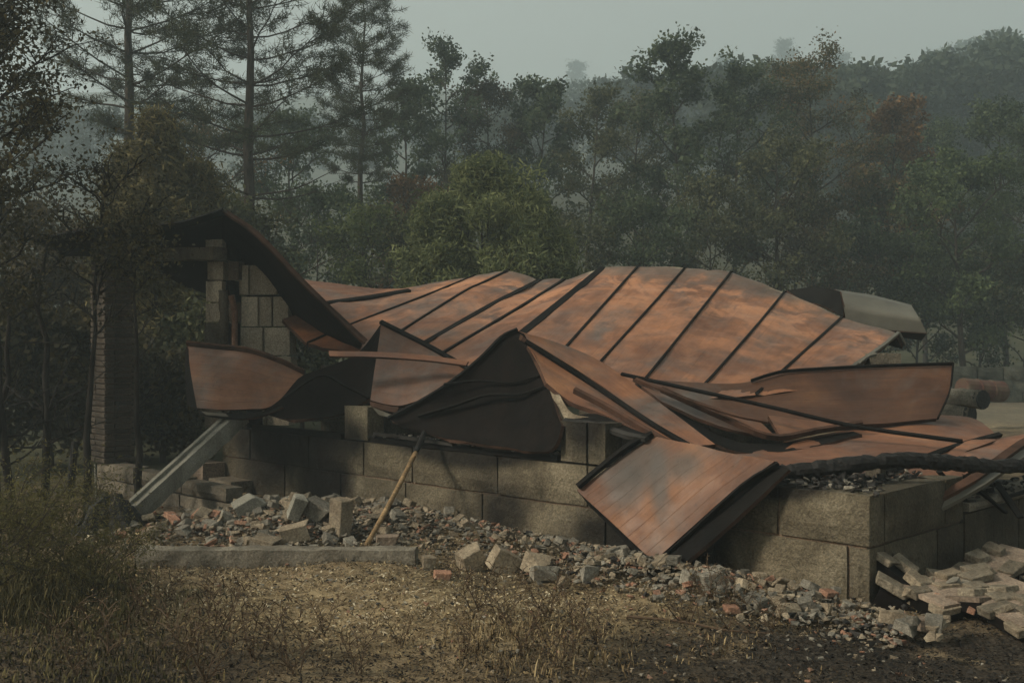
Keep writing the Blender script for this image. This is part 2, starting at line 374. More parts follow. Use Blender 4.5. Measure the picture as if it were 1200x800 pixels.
def strip(name, pts, w, h, mat, parent=None, up=(0, -.55, .85), sub=10):
    """square-section trim following pixel-depth points"""
    c = cr_resample([tuple(P(*q)) for q in pts], sub); mb = MB(); up = Vector(up); n = len(c); b = len(mb.v)
    for i in range(n):
        d = Vector(c[min(i + 1, n - 1)] - c[max(i - 1, 0)]).normalized(); x = d.cross(up).normalized(); y = x.cross(d).normalized(); p = Vector(c[i])
        for sx, sy_ in ((-1, -1), (1, -1), (1, 1), (-1, 1)): mb.v.append(tuple(p + x * (w / 2 * sx) + y * (h / 2 * sy_)))
    for i in range(n - 1):
        for k_ in range(4): mb.f.append((i * 4 + k_, i * 4 + (k_ + 1) % 4, (i + 1) * 4 + (k_ + 1) % 4, (i + 1) * 4 + k_))
    mb.f.append((3, 2, 1, 0)); e = (n - 1) * 4; mb.f.append((e, e + 1, e + 2, e + 3))
    return obj(name, mb.mesh(name, [mat]), parent)

# --- the great collapsed roof: panels between seams
roof = empty('collapsed_roof', UV(3.5, 2.5, 0), 'long rust red metal roof lying collapsed across the ruin, with dark panel seams', 'roof')
seams = [  # (points top..bottom), each also starts a little behind the crest
    [(492, 352, 15.2), (486, 335, 14.7), (430, 347, 14.0), (387, 356, 13.2), (330, 374, 12.6)],
    [(570, 340, 15.0), (557, 323, 14.5), (500, 346, 13.6), (412, 380, 12.7), (360, 402, 12.2)],
    [(612, 334, 14.8), (596, 317, 14.2), (540, 344, 13.3), (470, 388, 12.2), (430, 414, 11.7)],
    [(648, 346, 14.5), (634, 328, 13.9), (575, 358, 12.9), (500, 401, 11.8), (455, 428, 11.2)],
    [(672, 346, 14.3), (661, 328, 13.8), (606, 362, 12.6), (520, 413, 11.5), (480, 438, 11.0)],
    [(722, 332, 14.1), (707, 314, 13.5), (668, 346, 12.5), (600, 400, 11.2), (556, 432, 10.6)],
    [(762, 330, 13.9), (748, 312, 13.3), (716, 348, 12.2), (662, 408, 10.9), (632, 440, 10.3)],
    [(815, 331, 13.8), (803, 314, 13.2), (764, 358, 11.9), (702, 426, 10.5), (680, 450, 10.1)],
    [(868, 336, 13.6), (857, 319, 13.0), (818, 368, 11.6), (758, 442, 10.1), (735, 466, 9.7)],
    [(930, 358, 13.2), (920, 342, 12.6), (886, 383, 11.4), (831, 445, 10.1), (806, 468, 9.7)],
    [(996, 386, 12.7), (987, 372, 12.1), (956, 400, 11.2), (908, 443, 10.2), (886, 462, 9.8)],
    [(1060, 404, 12.1), (1053, 391, 11.6), (1032, 408, 11.0), (985, 440, 10.2), (960, 458, 9.9)],
]
def crisp(s_):
    L_ = lambda p, q, f: tuple(x + (y - x) * f for x, y in zip(p, q))
    return [s_[0], L_(s_[1], s_[0], .25), s_[1], L_(s_[1], s_[2], .10), L_(s_[1], s_[2], .5), s_[2], s_[3], s_[4]]
seams = [crisp(q) for q in seams]
for i in range(len(seams) - 1):
    a, b = seams[i], seams[i + 1]; g_ = 1.6 if i in (2, 4) else .9
    if i == 4: g_ = 2.4
    a2 = [(x + g_, y, d) for x, y, d in a]; b2 = [(x - .9, y, d) for x, y, d in b]
    mid = [((x + x2) / 2, (y + y2) / 2 - (.8 if 0 < j < 7 else .2), (d + d2) / 2) for j, ((x, y, d), (x2, y2, d2)) in enumerate(zip(a, b))]
    sheet('roof_panel', [a2, mid, b2], 9, 34, .045, M_rust, parent=roof, wav=.022, seed=i)
    w = (.02, .02, .022, .06, .028, .085, .024, .022, .022, .022, .025)[i]
    if i > 0: strip('seam_strip', [(x, y - 1, d) for x, y, d in a], w, .012, M_black, roof, sub=26)  # black strips draw the step shadows along the seams
strip('seam_strip', [(x, y - 1, d) for x, y, d in seams[-1]], .03, .03, M_greymetal, roof, sub=16)
# farthest panel on the left, behind
far_sheet = empty('roof_sheet', P(430, 345, 15), 'far low rust sheet at the left behind the long collapsed roof', 'metal sheet')
sheet('panel', [[(352, 326, 15.4), (400, 333, 15.2), (445, 338, 15.0), (492, 337, 14.8)], [(356, 340, 14.4), (410, 345, 14.2), (440, 347, 14.2), (486, 340, 14.3)], [(372, 358, 13.6), (410, 354, 13.7), (440, 350, 13.9), (478, 343, 14.2)]], 9, 14, .04, M_rust_l, parent=far_sheet, wav=.03, seed=31)
strip('edge_trim', [(382, 356, 13.3), (432, 349, 13.6), (480, 341, 14.0)], .06, .05, M_black, far_sheet)

# --- charred roof still standing over the porch, seen from below
porch_roof = empty('raised_roof', P(250, 300, 13), 'charred black roof sheet still raised on the block pillar, peaked and folded down', 'roof')
sheet('roof_panel', [[(40, 284, 12.0), (110, 271, 12.0), (150, 268, 12.0), (208, 265, 11.9), (262, 249, 11.8)],
                     [(60, 290, 13.2), (120, 283, 13.2), (160, 282, 13.1), (210, 278, 13.0), (262, 272, 12.9)],
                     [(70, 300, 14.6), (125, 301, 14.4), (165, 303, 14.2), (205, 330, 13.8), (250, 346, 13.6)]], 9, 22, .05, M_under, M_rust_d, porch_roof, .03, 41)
sheet('roof_panel', [[(262, 249, 11.8), (300, 276, 11.7), (352, 330, 11.5), (400, 377, 11.3), (427, 402, 11.2)],
                     [(259, 290, 12.9), (298, 310, 12.8), (345, 356, 12.4), (392, 388, 11.9), (424, 405, 11.5)],
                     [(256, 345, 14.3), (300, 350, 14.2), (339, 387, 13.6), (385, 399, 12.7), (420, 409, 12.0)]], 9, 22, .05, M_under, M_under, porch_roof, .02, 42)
strip('edge_trim', [(262, 248, 11.78), (300, 275, 11.67), (352, 329, 11.47), (400, 376, 11.27), (427, 402, 11.17)], .03, .03, M_edge, porch_roof, sub=16)
strip('edge_trim', [(40, 283, 12.0), (110, 270, 12.0), (150, 267, 12.0), (208, 264, 11.9), (262, 248, 11.78)], .05, .07, M_black, porch_roof, sub=16)
sheet('hanging_panel', [[(150, 297, 14.2), (200, 303, 13.8), (245, 300, 13.4)], [(170, 304, 14.0), (205, 330, 13.7), (246, 346, 13.4)]], 6, 10, .04, M_under, M_under, porch_roof, .02, 43)

# --- curled sheet at the left, over the leaning beam
ls = empty('roof_sheet', P(290, 440, 11.7), 'smooth rust sheet with curled dark end over the leaning concrete beam', 'metal sheet')
sheet('panel', [[(219, 403, 11.9), (255, 407, 11.8), (292, 411, 11.7), (330, 424, 11.6), (357, 437, 11.5)], [(224, 440, 11.7), (260, 443, 11.6), (295, 446, 11.5), (325, 455, 11.45), (345, 452, 11.4)],
                [(231, 478, 11.6), (262, 480, 11.45), (295, 479, 11.35), (312, 478, 11.3), (330, 470, 11.3)]], 12, 16, .035, M_rust_d, M_under, ls, .012, 51)
sheet('end_flap', [[(219, 403, 11.9), (224, 440, 11.7), (231, 480, 11.6)], [(217, 412, 12.2), (217, 445, 12.1), (219, 474, 12.0)]], 4, 8, .03, M_black, M_black, ls, .01, 52)
strip('edge_trim', [(219, 402, 11.88), (255, 406, 11.78), (292, 410, 11.68), (330, 423, 11.58), (357, 436, 11.48)], .03, .05, M_edge, ls, sub=14)
sheet('lower_lip', [[(231, 481, 11.55), (262, 483, 11.4), (300, 483, 11.3), (330, 474, 11.25)], [(236, 487, 11.5), (268, 491, 11.35), (300, 489, 11.2), (332, 477, 11.2)]], 4, 12, .02, M_black, M_black, ls, .008, 53)
sheet('torn_edge', [[(236, 482, 11.45), (264, 484, 11.3)], [(242, 486, 11.42), (268, 488, 11.27)]], 3, 5, .01, M_greymetal, M_black, ls, .004, 54)
ds = empty('roof_sheet', P(370, 450, 11.3), 'black twisted sheet between the curled rust sheet and the triangular rust fold', 'metal sheet')
sheet('panel', [[(306, 484, 11.25), (330, 466, 11.25), (352, 441, 11.3), (381, 430, 11.35), (412, 418, 11.4), (428, 405, 11.4), (446, 380, 11.25)],
                [(325, 488, 11.2), (355, 470, 11.2), (375, 458, 11.2), (398, 450, 11.2), (420, 440, 11.2), (434, 428, 11.15), (444, 410, 11.1)],
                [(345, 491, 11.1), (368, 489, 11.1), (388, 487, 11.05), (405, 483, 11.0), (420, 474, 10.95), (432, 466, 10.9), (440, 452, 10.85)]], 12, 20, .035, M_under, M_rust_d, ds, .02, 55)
strip('fold', [(330, 468, 11.2), (375, 440, 11.2), (405, 452, 11.1), (432, 466, 10.85)], .025, .02, M_black, ds, sub=14)

# --- triangular fold
ts = empty('roof_sheet', P(490, 430, 11), 'triangular rust fold rising to a point left of the black fold', 'metal sheet')
sheet('panel', [[(447, 379, 11.2), (470, 391, 11.1), (498, 405, 10.95), (530, 423, 10.75), (562, 441, 10.5)], [(440, 425, 10.95), (462, 430, 10.85), (490, 436, 10.7), (520, 441, 10.5), (550, 447, 10.35)],
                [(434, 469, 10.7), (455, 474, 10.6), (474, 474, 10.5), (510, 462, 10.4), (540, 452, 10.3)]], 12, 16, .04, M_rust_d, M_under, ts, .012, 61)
strip('ridge_trim', [(446, 377, 11.2), (470, 389, 11.1), (498, 403, 10.95), (530, 421, 10.75), (562, 440, 10.5)], .045, .03, M_black, ts, sub=14)
sheet('lower_lip', [[(433, 470, 10.68), (455, 475, 10.58), (468, 477, 10.5)], [(434, 475, 10.66), (452, 481, 10.56), (464, 483, 10.48)]], 4, 7, .012, M_edge, M_under, ts, .004, 62)
sheet('torn_edge', [[(436, 477, 10.62), (460, 486, 10.5)], [(444, 486, 10.6), (458, 489, 10.5)]], 3, 5, .01, M_greymetal, M_under, ts, .003, 63)
st = empty('metal_strip', P(460, 418, 10.6), 'thin loose rust strip jutting out level across the triangular fold', 'metal strip')
sheet('strip', [[(385, 411, 10.7), (440, 412, 10.6), (500, 416, 10.45), (549, 423, 10.3)], [(386, 417, 10.62), (440, 418, 10.52), (500, 422, 10.37), (546, 428, 10.25)]], 3, 12, .02, M_rust_l, M_under, st, .004, 64)

# --- the peaked black fold
pk = empty('peaked_sheet', P(600, 450, 9.6), 'peaked roof fold with large sooty black underside facing out over the window opening', 'metal sheet')
sheet('underside_panel', [[(456, 490, 10.1), (500, 467, 10.05), (535, 444, 10.0), (565, 419, 9.95), (588, 396, 9.9), (603, 388, 9.85), (614, 391, 9.8)],
                          [(463, 495, 10.05), (508, 484, 10.0), (548, 468, 9.95), (582, 446, 9.85), (608, 424, 9.75), (620, 415, 9.7), (628, 418, 9.65)],
                          [(471, 500, 10.05), (514, 499, 9.95), (556, 494, 9.8), (596, 483, 9.65), (622, 468, 9.5), (636, 459, 9.4), (643, 458, 9.35)],
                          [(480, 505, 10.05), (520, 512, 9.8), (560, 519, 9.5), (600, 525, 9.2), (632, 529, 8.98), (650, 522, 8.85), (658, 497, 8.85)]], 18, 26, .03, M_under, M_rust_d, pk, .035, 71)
strip('fold', [(520, 450, 9.96), (560, 446, 9.88), (600, 448, 9.72), (632, 440, 9.5)], .018, .014, M_black, pk, sub=12)
strip('fold', [(490, 487, 10.0), (530, 476, 9.92), (570, 463, 9.8), (610, 462, 9.58), (640, 452, 9.36)], .03, .022, M_black, pk, sub=14)
strip('edge_trim', [(455, 490, 10.08), (500, 466, 10.03), (535, 443, 9.98), (565, 418, 9.93), (588, 395, 9.88), (606, 386, 9.82)], .03, .03, M_black, pk, sub=20)
sheet('roof_panel', [[(606, 387, 9.85), (650, 400, 9.95), (700, 421, 9.9), (760, 462, 9.4), (838, 520, 8.5)], [(613, 394, 9.75), (655, 420, 9.7), (705, 452, 9.5), (760, 490, 9.0), (812, 521, 8.45)]], 8, 22, .04, M_rust_l, M_under, pk, .014, 73)
strip('seam_strip', [(616, 400, 9.66), (655, 425, 9.6), (705, 457, 9.4), (760, 494, 8.9), (806, 521, 8.4)], .04, .025, M_black, pk, sub=16)
sheet('roof_panel', [[(618, 405, 9.7), (655, 428, 9.6), (705, 460, 9.4), (755, 494, 8.95), (796, 520, 8.45)], [(630, 424, 9.55), (662, 446, 9.45), (700, 470, 9.25), (745, 498, 8.85), (785, 518, 8.45)], [(640, 448, 9.3), (668, 470, 9.15), (700, 482, 9.0), (740, 500, 8.75), (770, 514, 8.5)]], 9, 18, .04, M_rust_l, M_under, pk, .012, 74)
strip('seam_strip', [(673, 457, 9.1), (710, 476, 8.95), (750, 500, 8.7), (784, 519, 8.4)], .035, .05, M_edge, pk, sub=12)
sheet('inner_flap', [[(622, 405, 9.72), (640, 445, 9.4), (657, 492, 9.05), (668, 494, 9.0)], [(630, 425, 9.6), (650, 452, 9.3), (668, 482, 9.05), (690, 488, 8.95)]], 5, 12, .02, M_beige, M_under, pk, .01, 75)
sheet('under_board', [[(662, 494, 8.95), (700, 498, 8.75), (740, 508, 8.55), (764, 513, 8.4)], [(668, 488, 9.1), (700, 485, 9.0), (740, 502, 8.7), (770, 512, 8.5)]], 4, 10, .05, M_black, M_black, pk, .01, 76)
strip('purlin', [(661, 493, 8.93), (700, 499, 8.72), (735, 510, 8.52), (758, 514, 8.38)], .05, .035, M_ember, pk, sub=10)

# --- hanging sheet in front of the wall
hs = empty('hanging_sheet', P(780, 590, 7.9), 'square rust panel hanging corner down over the front of the wall', 'metal sheet')
sheet('panel', [[(676, 574, 8.42), (735, 531, 8.45), (766, 511, 8.42)], [(766, 657, 7.78), (860, 573, 7.58), (908, 540, 7.40)]], 19, 17, .05, M_rust_h, M_black, hs, .010, 81, lin=True)
sheet('backing_panel', [[(767, 660, 7.84), (860, 577, 7.64), (909, 544, 7.45)], [(769, 672, 7.72), (860, 594, 7.55), (917, 547, 7.40)], [(771, 686, 7.58), (856, 614, 7.47), (925, 550, 7.35)]], 7, 14, .03, M_black, M_black, hs, .012, 82, lin=True)
sheet('hem_panel', [[(680, 578, 8.44), (722, 618, 8.2), (766, 660, 7.84)], [(690, 592, 8.40), (728, 630, 8.15), (770, 684, 7.62)]], 4, 10, .02, M_black, M_black, hs, .006, 83, lin=True)
strip('side_trim', [(677, 570, 8.4), (702, 549, 8.43), (737, 522, 8.43), (765, 508, 8.4)], .035, .04, M_black, hs, sub=10)
strip('side_trim', [(768, 659, 7.79), (808, 625, 7.7), (870, 569, 7.53), (912, 543, 7.4)], .02, .03, M_black, hs, sub=10)

# --- right: upright curved sheet and sheets below
cs_ = empty('curved_sheet', P(950, 470, 9.6), 'dark rust red sheet standing on edge in a long curve, right of the long roof', 'metal sheet')
sheet('panel', [[(742, 442, 9.9), (800, 447, 9.95), (860, 449, 10.0), (890, 444, 10.05), (930, 435, 10.05), (1020, 430, 10.0), (1116, 427, 9.9)],
                [(765, 455, 9.7), (815, 463, 9.75), (865, 467, 9.8), (905, 465, 9.8), (945, 463, 9.8), (1025, 462, 9.75), (1112, 458, 9.7)],
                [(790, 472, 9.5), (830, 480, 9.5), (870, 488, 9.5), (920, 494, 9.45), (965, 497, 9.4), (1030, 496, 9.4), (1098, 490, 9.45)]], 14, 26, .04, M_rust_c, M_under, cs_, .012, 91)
strip('edge_trim', [(880, 446, 10.0), (905, 438, 10.02), (930, 434, 10.02), (1020, 429, 9.97), (1117, 426, 9.87)], .014, .03, M_black, cs_, sub=14)
strip('edge_trim', [(1117, 426, 9.87), (1113, 458, 9.67), (1099, 490, 9.42)], .014, .03, M_black, cs_, sub=8)
bs = empty('folded_sheet', P(850, 490, 9.2), 'narrow folded rust sheet under the curved one, above a black gap', 'metal sheet')
sheet('panel', [[(752, 452, 9.65), (800, 468, 9.5), (850, 482, 9.35), (890, 494, 9.25)], [(775, 470, 9.4), (825, 492, 9.2), (870, 506, 9.1), (908, 511, 9.05)]], 6, 14, .03, M_rust_d, M_under, bs, .012, 92)
sheet('panel', [[(900, 486, 9.35), (950, 492, 9.35), (1000, 494, 9.3)], [(915, 511, 9.0), (960, 503, 9.15), (1004, 498, 9.25)]], 5, 10, .03, M_rust_d, M_under, bs, .01, 93)
strip('edge_trim', [(775, 456, 9.4), (850, 490, 9.1), (905, 512, 8.95), (960, 504, 9.1), (1010, 496, 9.2)], .03, .05, M_edge, bs, sub=16)
sheet('gap_shade_panel', [[(745, 448, 9.8), (800, 485, 9.4), (860, 516, 9.1), (920, 518, 9.1), (1000, 505, 9.2)], [(770, 478, 9.2), (820, 510, 8.9), (870, 530, 8.7), (940, 526, 8.8), (1010, 508, 9.1)]], 6, 18, .03, M_black, M_black, bs, .01, 94)  # black sheet added for the dark of the open gap
fs = empty('flat_sheet', P(1020, 530, 8.7), 'wide flat rust sheets lying behind the charred log, strewn with ash', 'metal sheet')
sheet('panel', [[(1000, 503, 9.9), (1060, 488, 10.0), (1135, 488, 10.0), (1172, 512, 9.4)], [(850, 532, 8.7), (960, 520, 8.9), (1070, 513, 9.0), (1160, 518, 8.95)], [(840, 556, 8.0), (940, 556, 8.0), (1030, 556, 8.05), (1100, 540, 8.35)]], 12, 20, .04, M_rust_l, M_under, fs, .02, 95)
strip('seam_strip', [(1172, 509, 9.3), (1120, 523, 8.8), (1060, 545, 8.2), (1000, 568, 7.7)], .04, .03, M_black, fs, sub=10)
sheet('panel', [[(1176, 512, 9.3), (1130, 524, 8.8), (1060, 552, 8.1), (1010, 575, 7.7)], [(1225, 503, 9.2), (1180, 528, 8.7), (1120, 562, 8.1), (1065, 590, 7.8)]], 7, 12, .04, M_rust_l, M_under, fs, .015, 96)
strip('edge_trim', [(1240, 500, 9.15), (1195, 522, 8.65), (1140, 562, 8.0), (1072, 598, 7.75)], .06, .05, M_edge, fs, sub=10)
strip('edge_trim', [(1248, 510, 9.15), (1203, 530, 8.65), (1148, 568, 8.0), (1078, 606, 7.75)], .06, .04, M_greymetal, fs, sub=10)
br = empty('metal_bar', P(940, 480, 9.1), 'long thin black bar lying slantwise across the curved rust sheet', 'bar')
strip('bar', [(728, 438, 9.7), (800, 454, 9.4), (900, 476, 9.1), (1000, 499, 8.85), (1128, 517, 8.6)], .03, .022, M_black, br, sub=14)
br2 = empty('metal_bar', P(850, 470, 9.3), 'shorter thin dark bar crossing just below the long slanting bar', 'bar')
strip('bar', [(745, 444, 9.45), (800, 466, 9.15), (860, 486, 9.0), (900, 494, 8.95)], .03, .02, M_edge, br2, sub=10)

# --- grey bent panel behind the roof
gs = empty('bent_panel', P(1010, 370, 13.6), 'pale grey bent panel with open dark end behind the right of the roof', 'metal sheet')
sheet('panel', [[(978, 339, 14.4), (1020, 345, 14.3), (1068, 357, 14.1)], [(986, 343, 13.8), (1025, 350, 13.7), (1070, 361, 13.6)], [(990, 358, 13.5), (1030, 366, 13.4), (1078, 374, 13.3)], [(991, 378, 13.5), (1035, 386, 13.4), (1086, 390, 13.3)]], 13, 13, .03, M_greymetal, M_black, gs, .006, 97, lin=True)
sheet('dark_end', [[(922, 340, 14.6), (955, 336, 14.5), (984, 341, 13.9)], [(940, 352, 14.2), (965, 358, 14.0), (989, 372, 13.55)]], 5, 8, .03, M_black, M_black, gs, .01, 98)
sheet('lower_lip', [[(1040, 388, 13.4), (1086, 391, 13.3)], [(1048, 394, 13.7), (1080, 399, 13.7)]], 3, 5, .02, M_black, M_black, gs, .005, 99)
cb = empty('concrete_block', P(1030, 421, 10.9), 'small dark grey block standing at the right lower corner of the long roof', 'block')
mb = MB(); mb.box(P(1032, 422, 10.8), Vector((.30, 0, 0)), Vector((0, .3, 0)), Vector((0, 0, .14))); obj('block', mb.mesh('block', [M_soot_block]), cb)
strip('rim', [(1004, 428, 10.5), (1016, 418, 10.55), (1026, 415, 10.6)], .03, .03, M_greymetal, cb, sub=6)

# ------------------------------------------------------------------ walls
def rough_block(name, o, ax, ay, az, mat, parent, seed, amp=.018, nx=7, nz=4, faces='front'):
    """block from corner o with edges ax (length), ay (depth inwards), az (height); faces broken rough"""
    rnd = random.Random(seed); bm = bmesh.new(); bmesh.ops.create_cube(bm, size=1)
    L = ax.length; nx = max(2, int(L / .16)); nzz = max(2, int(az.length / .1))
    bmesh.ops.bevel(bm, geom=bm.edges[:], offset=.018, segments=1, affect='EDGES') if False else None
    cuts = [(0, nx), (2, nzz)]
    for axis, c_ in cuts:
        for i in range(1, c_):
            t = -.5 + i / c_; no = Vector((0, 0, 0)); no[axis] = 1; co = Vector((0, 0, 0)); co[axis] = t
            bmesh.ops.bisect_plane(bm, geom=bm.verts[:] + bm.edges[:] + bm.faces[:], plane_co=co, plane_no=no)
    off = Vector((seed * 1.7, seed * .9, 0)); x_ = ax.normalized(); y_ = ay.normalized(); z_ = az.normalized()
    for v in bm.verts:
        q = o + ax * (v.co.x + .5) + ay * (v.co.y + .5) + az * (v.co.z + .5)
        front = v.co.y < 0
        ex = abs(v.co.x) > .499; ez = abs(v.co.z) > .499
        n = mnoise.noise((q + off) * 7) * amp + mnoise.noise((q + off) * 2.5) * amp
        if front: q += -y_ * (abs(n) * .6 + n * .4 + .006) if not (ex or ez) else y_ * (.012 + abs(n) * .4)
        if ex: q += x_ * (-.006 * (1 if v.co.x > 0 else -1)) + x_ * n * .2
        if ez: q += z_ * (-.005 * (1 if v.co.z > 0 else -1)) + z_ * n * .25
        v.co = q
    bm.normal_update()
    if ax.cross(ay).dot(az) < 0: bmesh.ops.reverse_faces(bm, faces=bm.faces[:])
    return obj(name, bm_mesh(name, bm, [mat]), parent)
wall = empty('granite_wall', UV(0, 0, 0), 'low ruined house wall of rough granite blocks under the fallen roof', 'wall')
TH = .22; c1, c2, c3 = .365, .71, 1.06
def front_blocks(z0, z1, joints, sd, mat=None):
    for i in range(len(joints) - 1):
        a, b = joints[i], joints[i + 1]
        rough_block('block', UV(b - .006, 0, z0 + .005), -U * (b - a - .012), V * TH, Vector((0, 0, z1 - z0 - .010)), mat or M_granite, wall, sd + i)
front_blocks(-.12, c1, [0.0, .16, 1.2, 2.23, 3.64, 4.7, 5.73, 6.75, 8.05], 100)
front_blocks(c1, c2, [0.0, .68, 1.65, 2.42, 3.45, 4.6, 5.35, 6.3, 7.45, 8.05], 120)
front_blocks(c2, c3, [2.22, 2.42, 2.72], 140); front_blocks(c2, c3, [5.28, 5.68], 145)
front_blocks(c2, c3 - .12, [7.5, 8.05], 150)
# core of mortar just behind the block faces
mb = MB()
mb.box(UV(4.03, .112, .285), U * 7.98, V * .16, Vector((0, 0, .82)))
mb.box(UV(.112, .80, .283), V * 1.36, U * .16, Vector((0, 0, .82)))
obj('mortar_core', mb.mesh('mortar_core', [M_mortar]), wall)
# mortar ribbons in joints, set back from the block faces
# right face
def side_blocks(z0, z1, js, sd):
    for i in range(len(js) - 1):
        a, b = js[i], js[i + 1]
        rough_block('block', UV(0, a + .006, z0 + .005), V * (b - a - .012), U * TH, Vector((0, 0, z1 - z0 - .010)), M_granite, wall, sd + i)
side_blocks(-.12, c1, [.224, 1.05, 1.51], 160); side_blocks(c1, c2, [.224, 1.18, 1.51], 165)
# lower wall further back on the right
side_blocks(-.12, .42, [1.52, 2.6, 3.7, 4.8, 6.0], 170)
rough_block('capping', UV(-.03, 1.53, .425), V * 3.2, U * .28, Vector((0, 0, .07)), M_concrete_old, wall, 181)
# tall block pier: left end wall and corner post
FR = Vector((.99, -.14, 0)); BK = Vector((.14, .99, 0))
for (z0, z1, xs) in ((c2, 1.12, (276, 312, 340)), (1.12, 1.53, (277, 322, 342)), (1.53, 1.87, (281, 309, 341)), (1.87, 2.23, (282, 303, 319, 339)), (2.24, 2.60, (274, 292, 326))):
    for i in range(len(xs) - 1):
        o_ = P(xs[i], 400, 12.75); w_ = (xs[i + 1] - xs[i]) / F * 12.75
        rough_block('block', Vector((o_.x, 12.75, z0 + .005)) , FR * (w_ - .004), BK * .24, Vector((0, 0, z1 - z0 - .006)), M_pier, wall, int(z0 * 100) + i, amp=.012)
for j, (z0, z1) in enumerate(((-.1, .36), (.36, .71), (.71, 1.06), (1.06, 1.41))):
    vs_ = [1.06 + (j % 2) * .3 + i * .88 for i in range(6)]
    for i in range(5): rough_block('block', UV(7.80, vs_[i + 1] - .005, z0 + .004), -V * (vs_[i + 1] - vs_[i] - .01), U * .2, Vector((0, 0, z1 - z0 - .008)), M_soot_block, wall, 350 + j * 6 + i, amp=.01)
zz = c2
for i in range(9):
    hh = .22 + .06 * R.random()
    if zz + hh > 2.9: hh = 2.9 - zz
    o_ = P(240 + R.uniform(-2, 4), 400, 12.6)
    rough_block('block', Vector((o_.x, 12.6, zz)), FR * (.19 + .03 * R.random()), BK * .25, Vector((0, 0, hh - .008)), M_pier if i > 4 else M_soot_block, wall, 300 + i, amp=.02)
    rough_block('block', Vector((o_.x + .225, 12.62 + R.random() * .05, zz)), FR * (.12 + .04 * R.random()), BK * .2, Vector((0, 0, hh - .008)), M_brick if i % 2 else M_black, wall, 320 + i, amp=.03)
    zz += hh
    if zz >= 2.89: break
mb = MB(); mb.tube([P(262, 425, 12.63), P(262, 360, 12.63), P(261, 340, 12.63)], [.06, .06, .065], 10); obj('flue_pipe', mb.mesh('flue_pipe', [M_soot_block], True), wall)
mb = MB(); mb.tube([P(275, 420, 12.55), P(275, 365, 12.55), P(271, 346, 12.55)], [.035, .035, .04], 8); obj('pipe_strip', mb.mesh('pipe_strip', [M_terracotta]), wall)
# window opening: burnt frame
wf = obj('window_frame', (lambda m: (m.bar(UV(2.75, .05, .735), UV(5.25, .05, .735), .08, .05), m.bar(UV(2.74, .05, .72), UV(2.74, .05, 1.05), .05, .06), m.bar(UV(5.25, .05, .72), UV(5.25, .05, 1.06), .06, .06), m.mesh('window_frame', [M_black]))[-1])(MB()), wall)
mb = MB(); mb.bar(UV(2.8, -.005, .775), UV(3.6, -.005, .765), .03, .025); mb.bar(UV(4.0, -.005, .77), UV(5.15, -.01, .80), .03, .03); obj('sill_bar', mb.mesh('sill_bar', [M_ember]), wf)
mb = MB(); mb.bar(UV(5.72, .05, .735), UV(7.4, .05, .735), .08, .06); mb.bar(UV(5.72, .05, .73), UV(5.72, .05, 1.05), .06, .06)
obj('window_frame', mb.mesh('window_frame', [M_black]), wall)
# floor of ash inside the ruin
mb = MB(); mb.box(UV(3.9, 2.8, .1), U * 7.4, V * 5.1, Vector((0, 0, .25))); fl = obj('floor', mb.mesh('floor', [M_ember])); tag(fl, kind='structure')
# rear wall
rw = empty('rear_wall', UV(4, 5.6, 0), 'sooty rear block wall hidden beneath the long collapsed roof', 'wall')
for j, (z0, z1) in enumerate(((-.1, .36), (.36, .72), (.72, 1.08), (1.08, 1.44), (1.44, 1.78))):
    us = np.arange(3.4 + (j % 2) * .5, 8.2, 1.15)
    for i in range(len(us) - 1):
        rough_block('block', UV(us[i + 1] - .006, 5.5, z0 + .005), -U * (us[i + 1] - us[i] - .012), V * TH, Vector((0, 0, z1 - z0 - .01)), M_soot_block, rw, 400 + j * 10 + i)

# porch wall (front left) of rough stone
pw = empty('porch_wall', G(180, 600), 'low sooty block wall left of the leaning beam, footing of the porch', 'wall')
A = P(112, 540, 12.4); A.z = 0; dirp = U
for j, (z0, z1) in enumerate(((-.1, .15), (.15, .335))):
    L = 0
    for i in range(4):
        w_ = .85 + .2 * R.random()
        if i == 3: break
        rough_block('block', A - U * (L + .005) + Vector((0, 0, z0 + .004)), -U * (w_ - .01), V * .2, Vector((0, 0, z1 - z0 - .008 - (.02 * i if j else 0))), M_soot_block, pw, 500 + j * 9 + i, amp=.02)
        L += w_
# inner low steps by the wall
iw = empty('broken_footing', G(230, 585), 'broken brown block stub at the foot of the sooty wall', 'footing')
for i, (u_, v_, w_, h_) in enumerate(((8.3, -.32, .38, .36), (7.85, -.3, .5, .2), (8.3, -.8, .4, .2), (7.8, -.75, .4, .12))):
    rough_block('block', UV(u_, v_, -.05), -U * w_, V * .3, Vector((0, 0, h_)), M_brick if i % 2 == 0 else M_soot_block, iw, 520 + i, amp=.03)

# brick pillar of the porch: every brick a part
bp = empty('brick_pillar', A + V * .15 + U * .1, 'slender porch pillar of thin bricks at the left end of the low wall', 'pillar')
def brick_mesh(nm, l, w, h, mat, seed):
    rnd = random.Random(seed); bm = bmesh.new(); bmesh.ops.create_cube(bm, size=1)
    bmesh.ops.scale(bm, vec=(l, w, h), verts=bm.verts)
    for v in bm.verts: v.co += Vector((rnd.uniform(-1, 1) * .006, rnd.uniform(-1, 1) * .006, rnd.uniform(-1, 1) * .003))
    bmesh.ops.bevel(bm, geom=bm.edges[:], offset=.005, segments=1, affect='EDGES')
    return bm_mesh(nm, bm, [mat])
M_pbrick = mat_stone('pillar_brick', (.035, .029, .023), (.062, .051, .040), (.10, .083, .065), (), sc=2, bump=.6)
bms = [brick_mesh('brick', .24, .115, .052, M_pbrick, s_) for s_ in range(5)]
pc = A + V * .15 + U * -.12; ang = math.atan2(U.y, U.x)
zz = .335; ci = 0
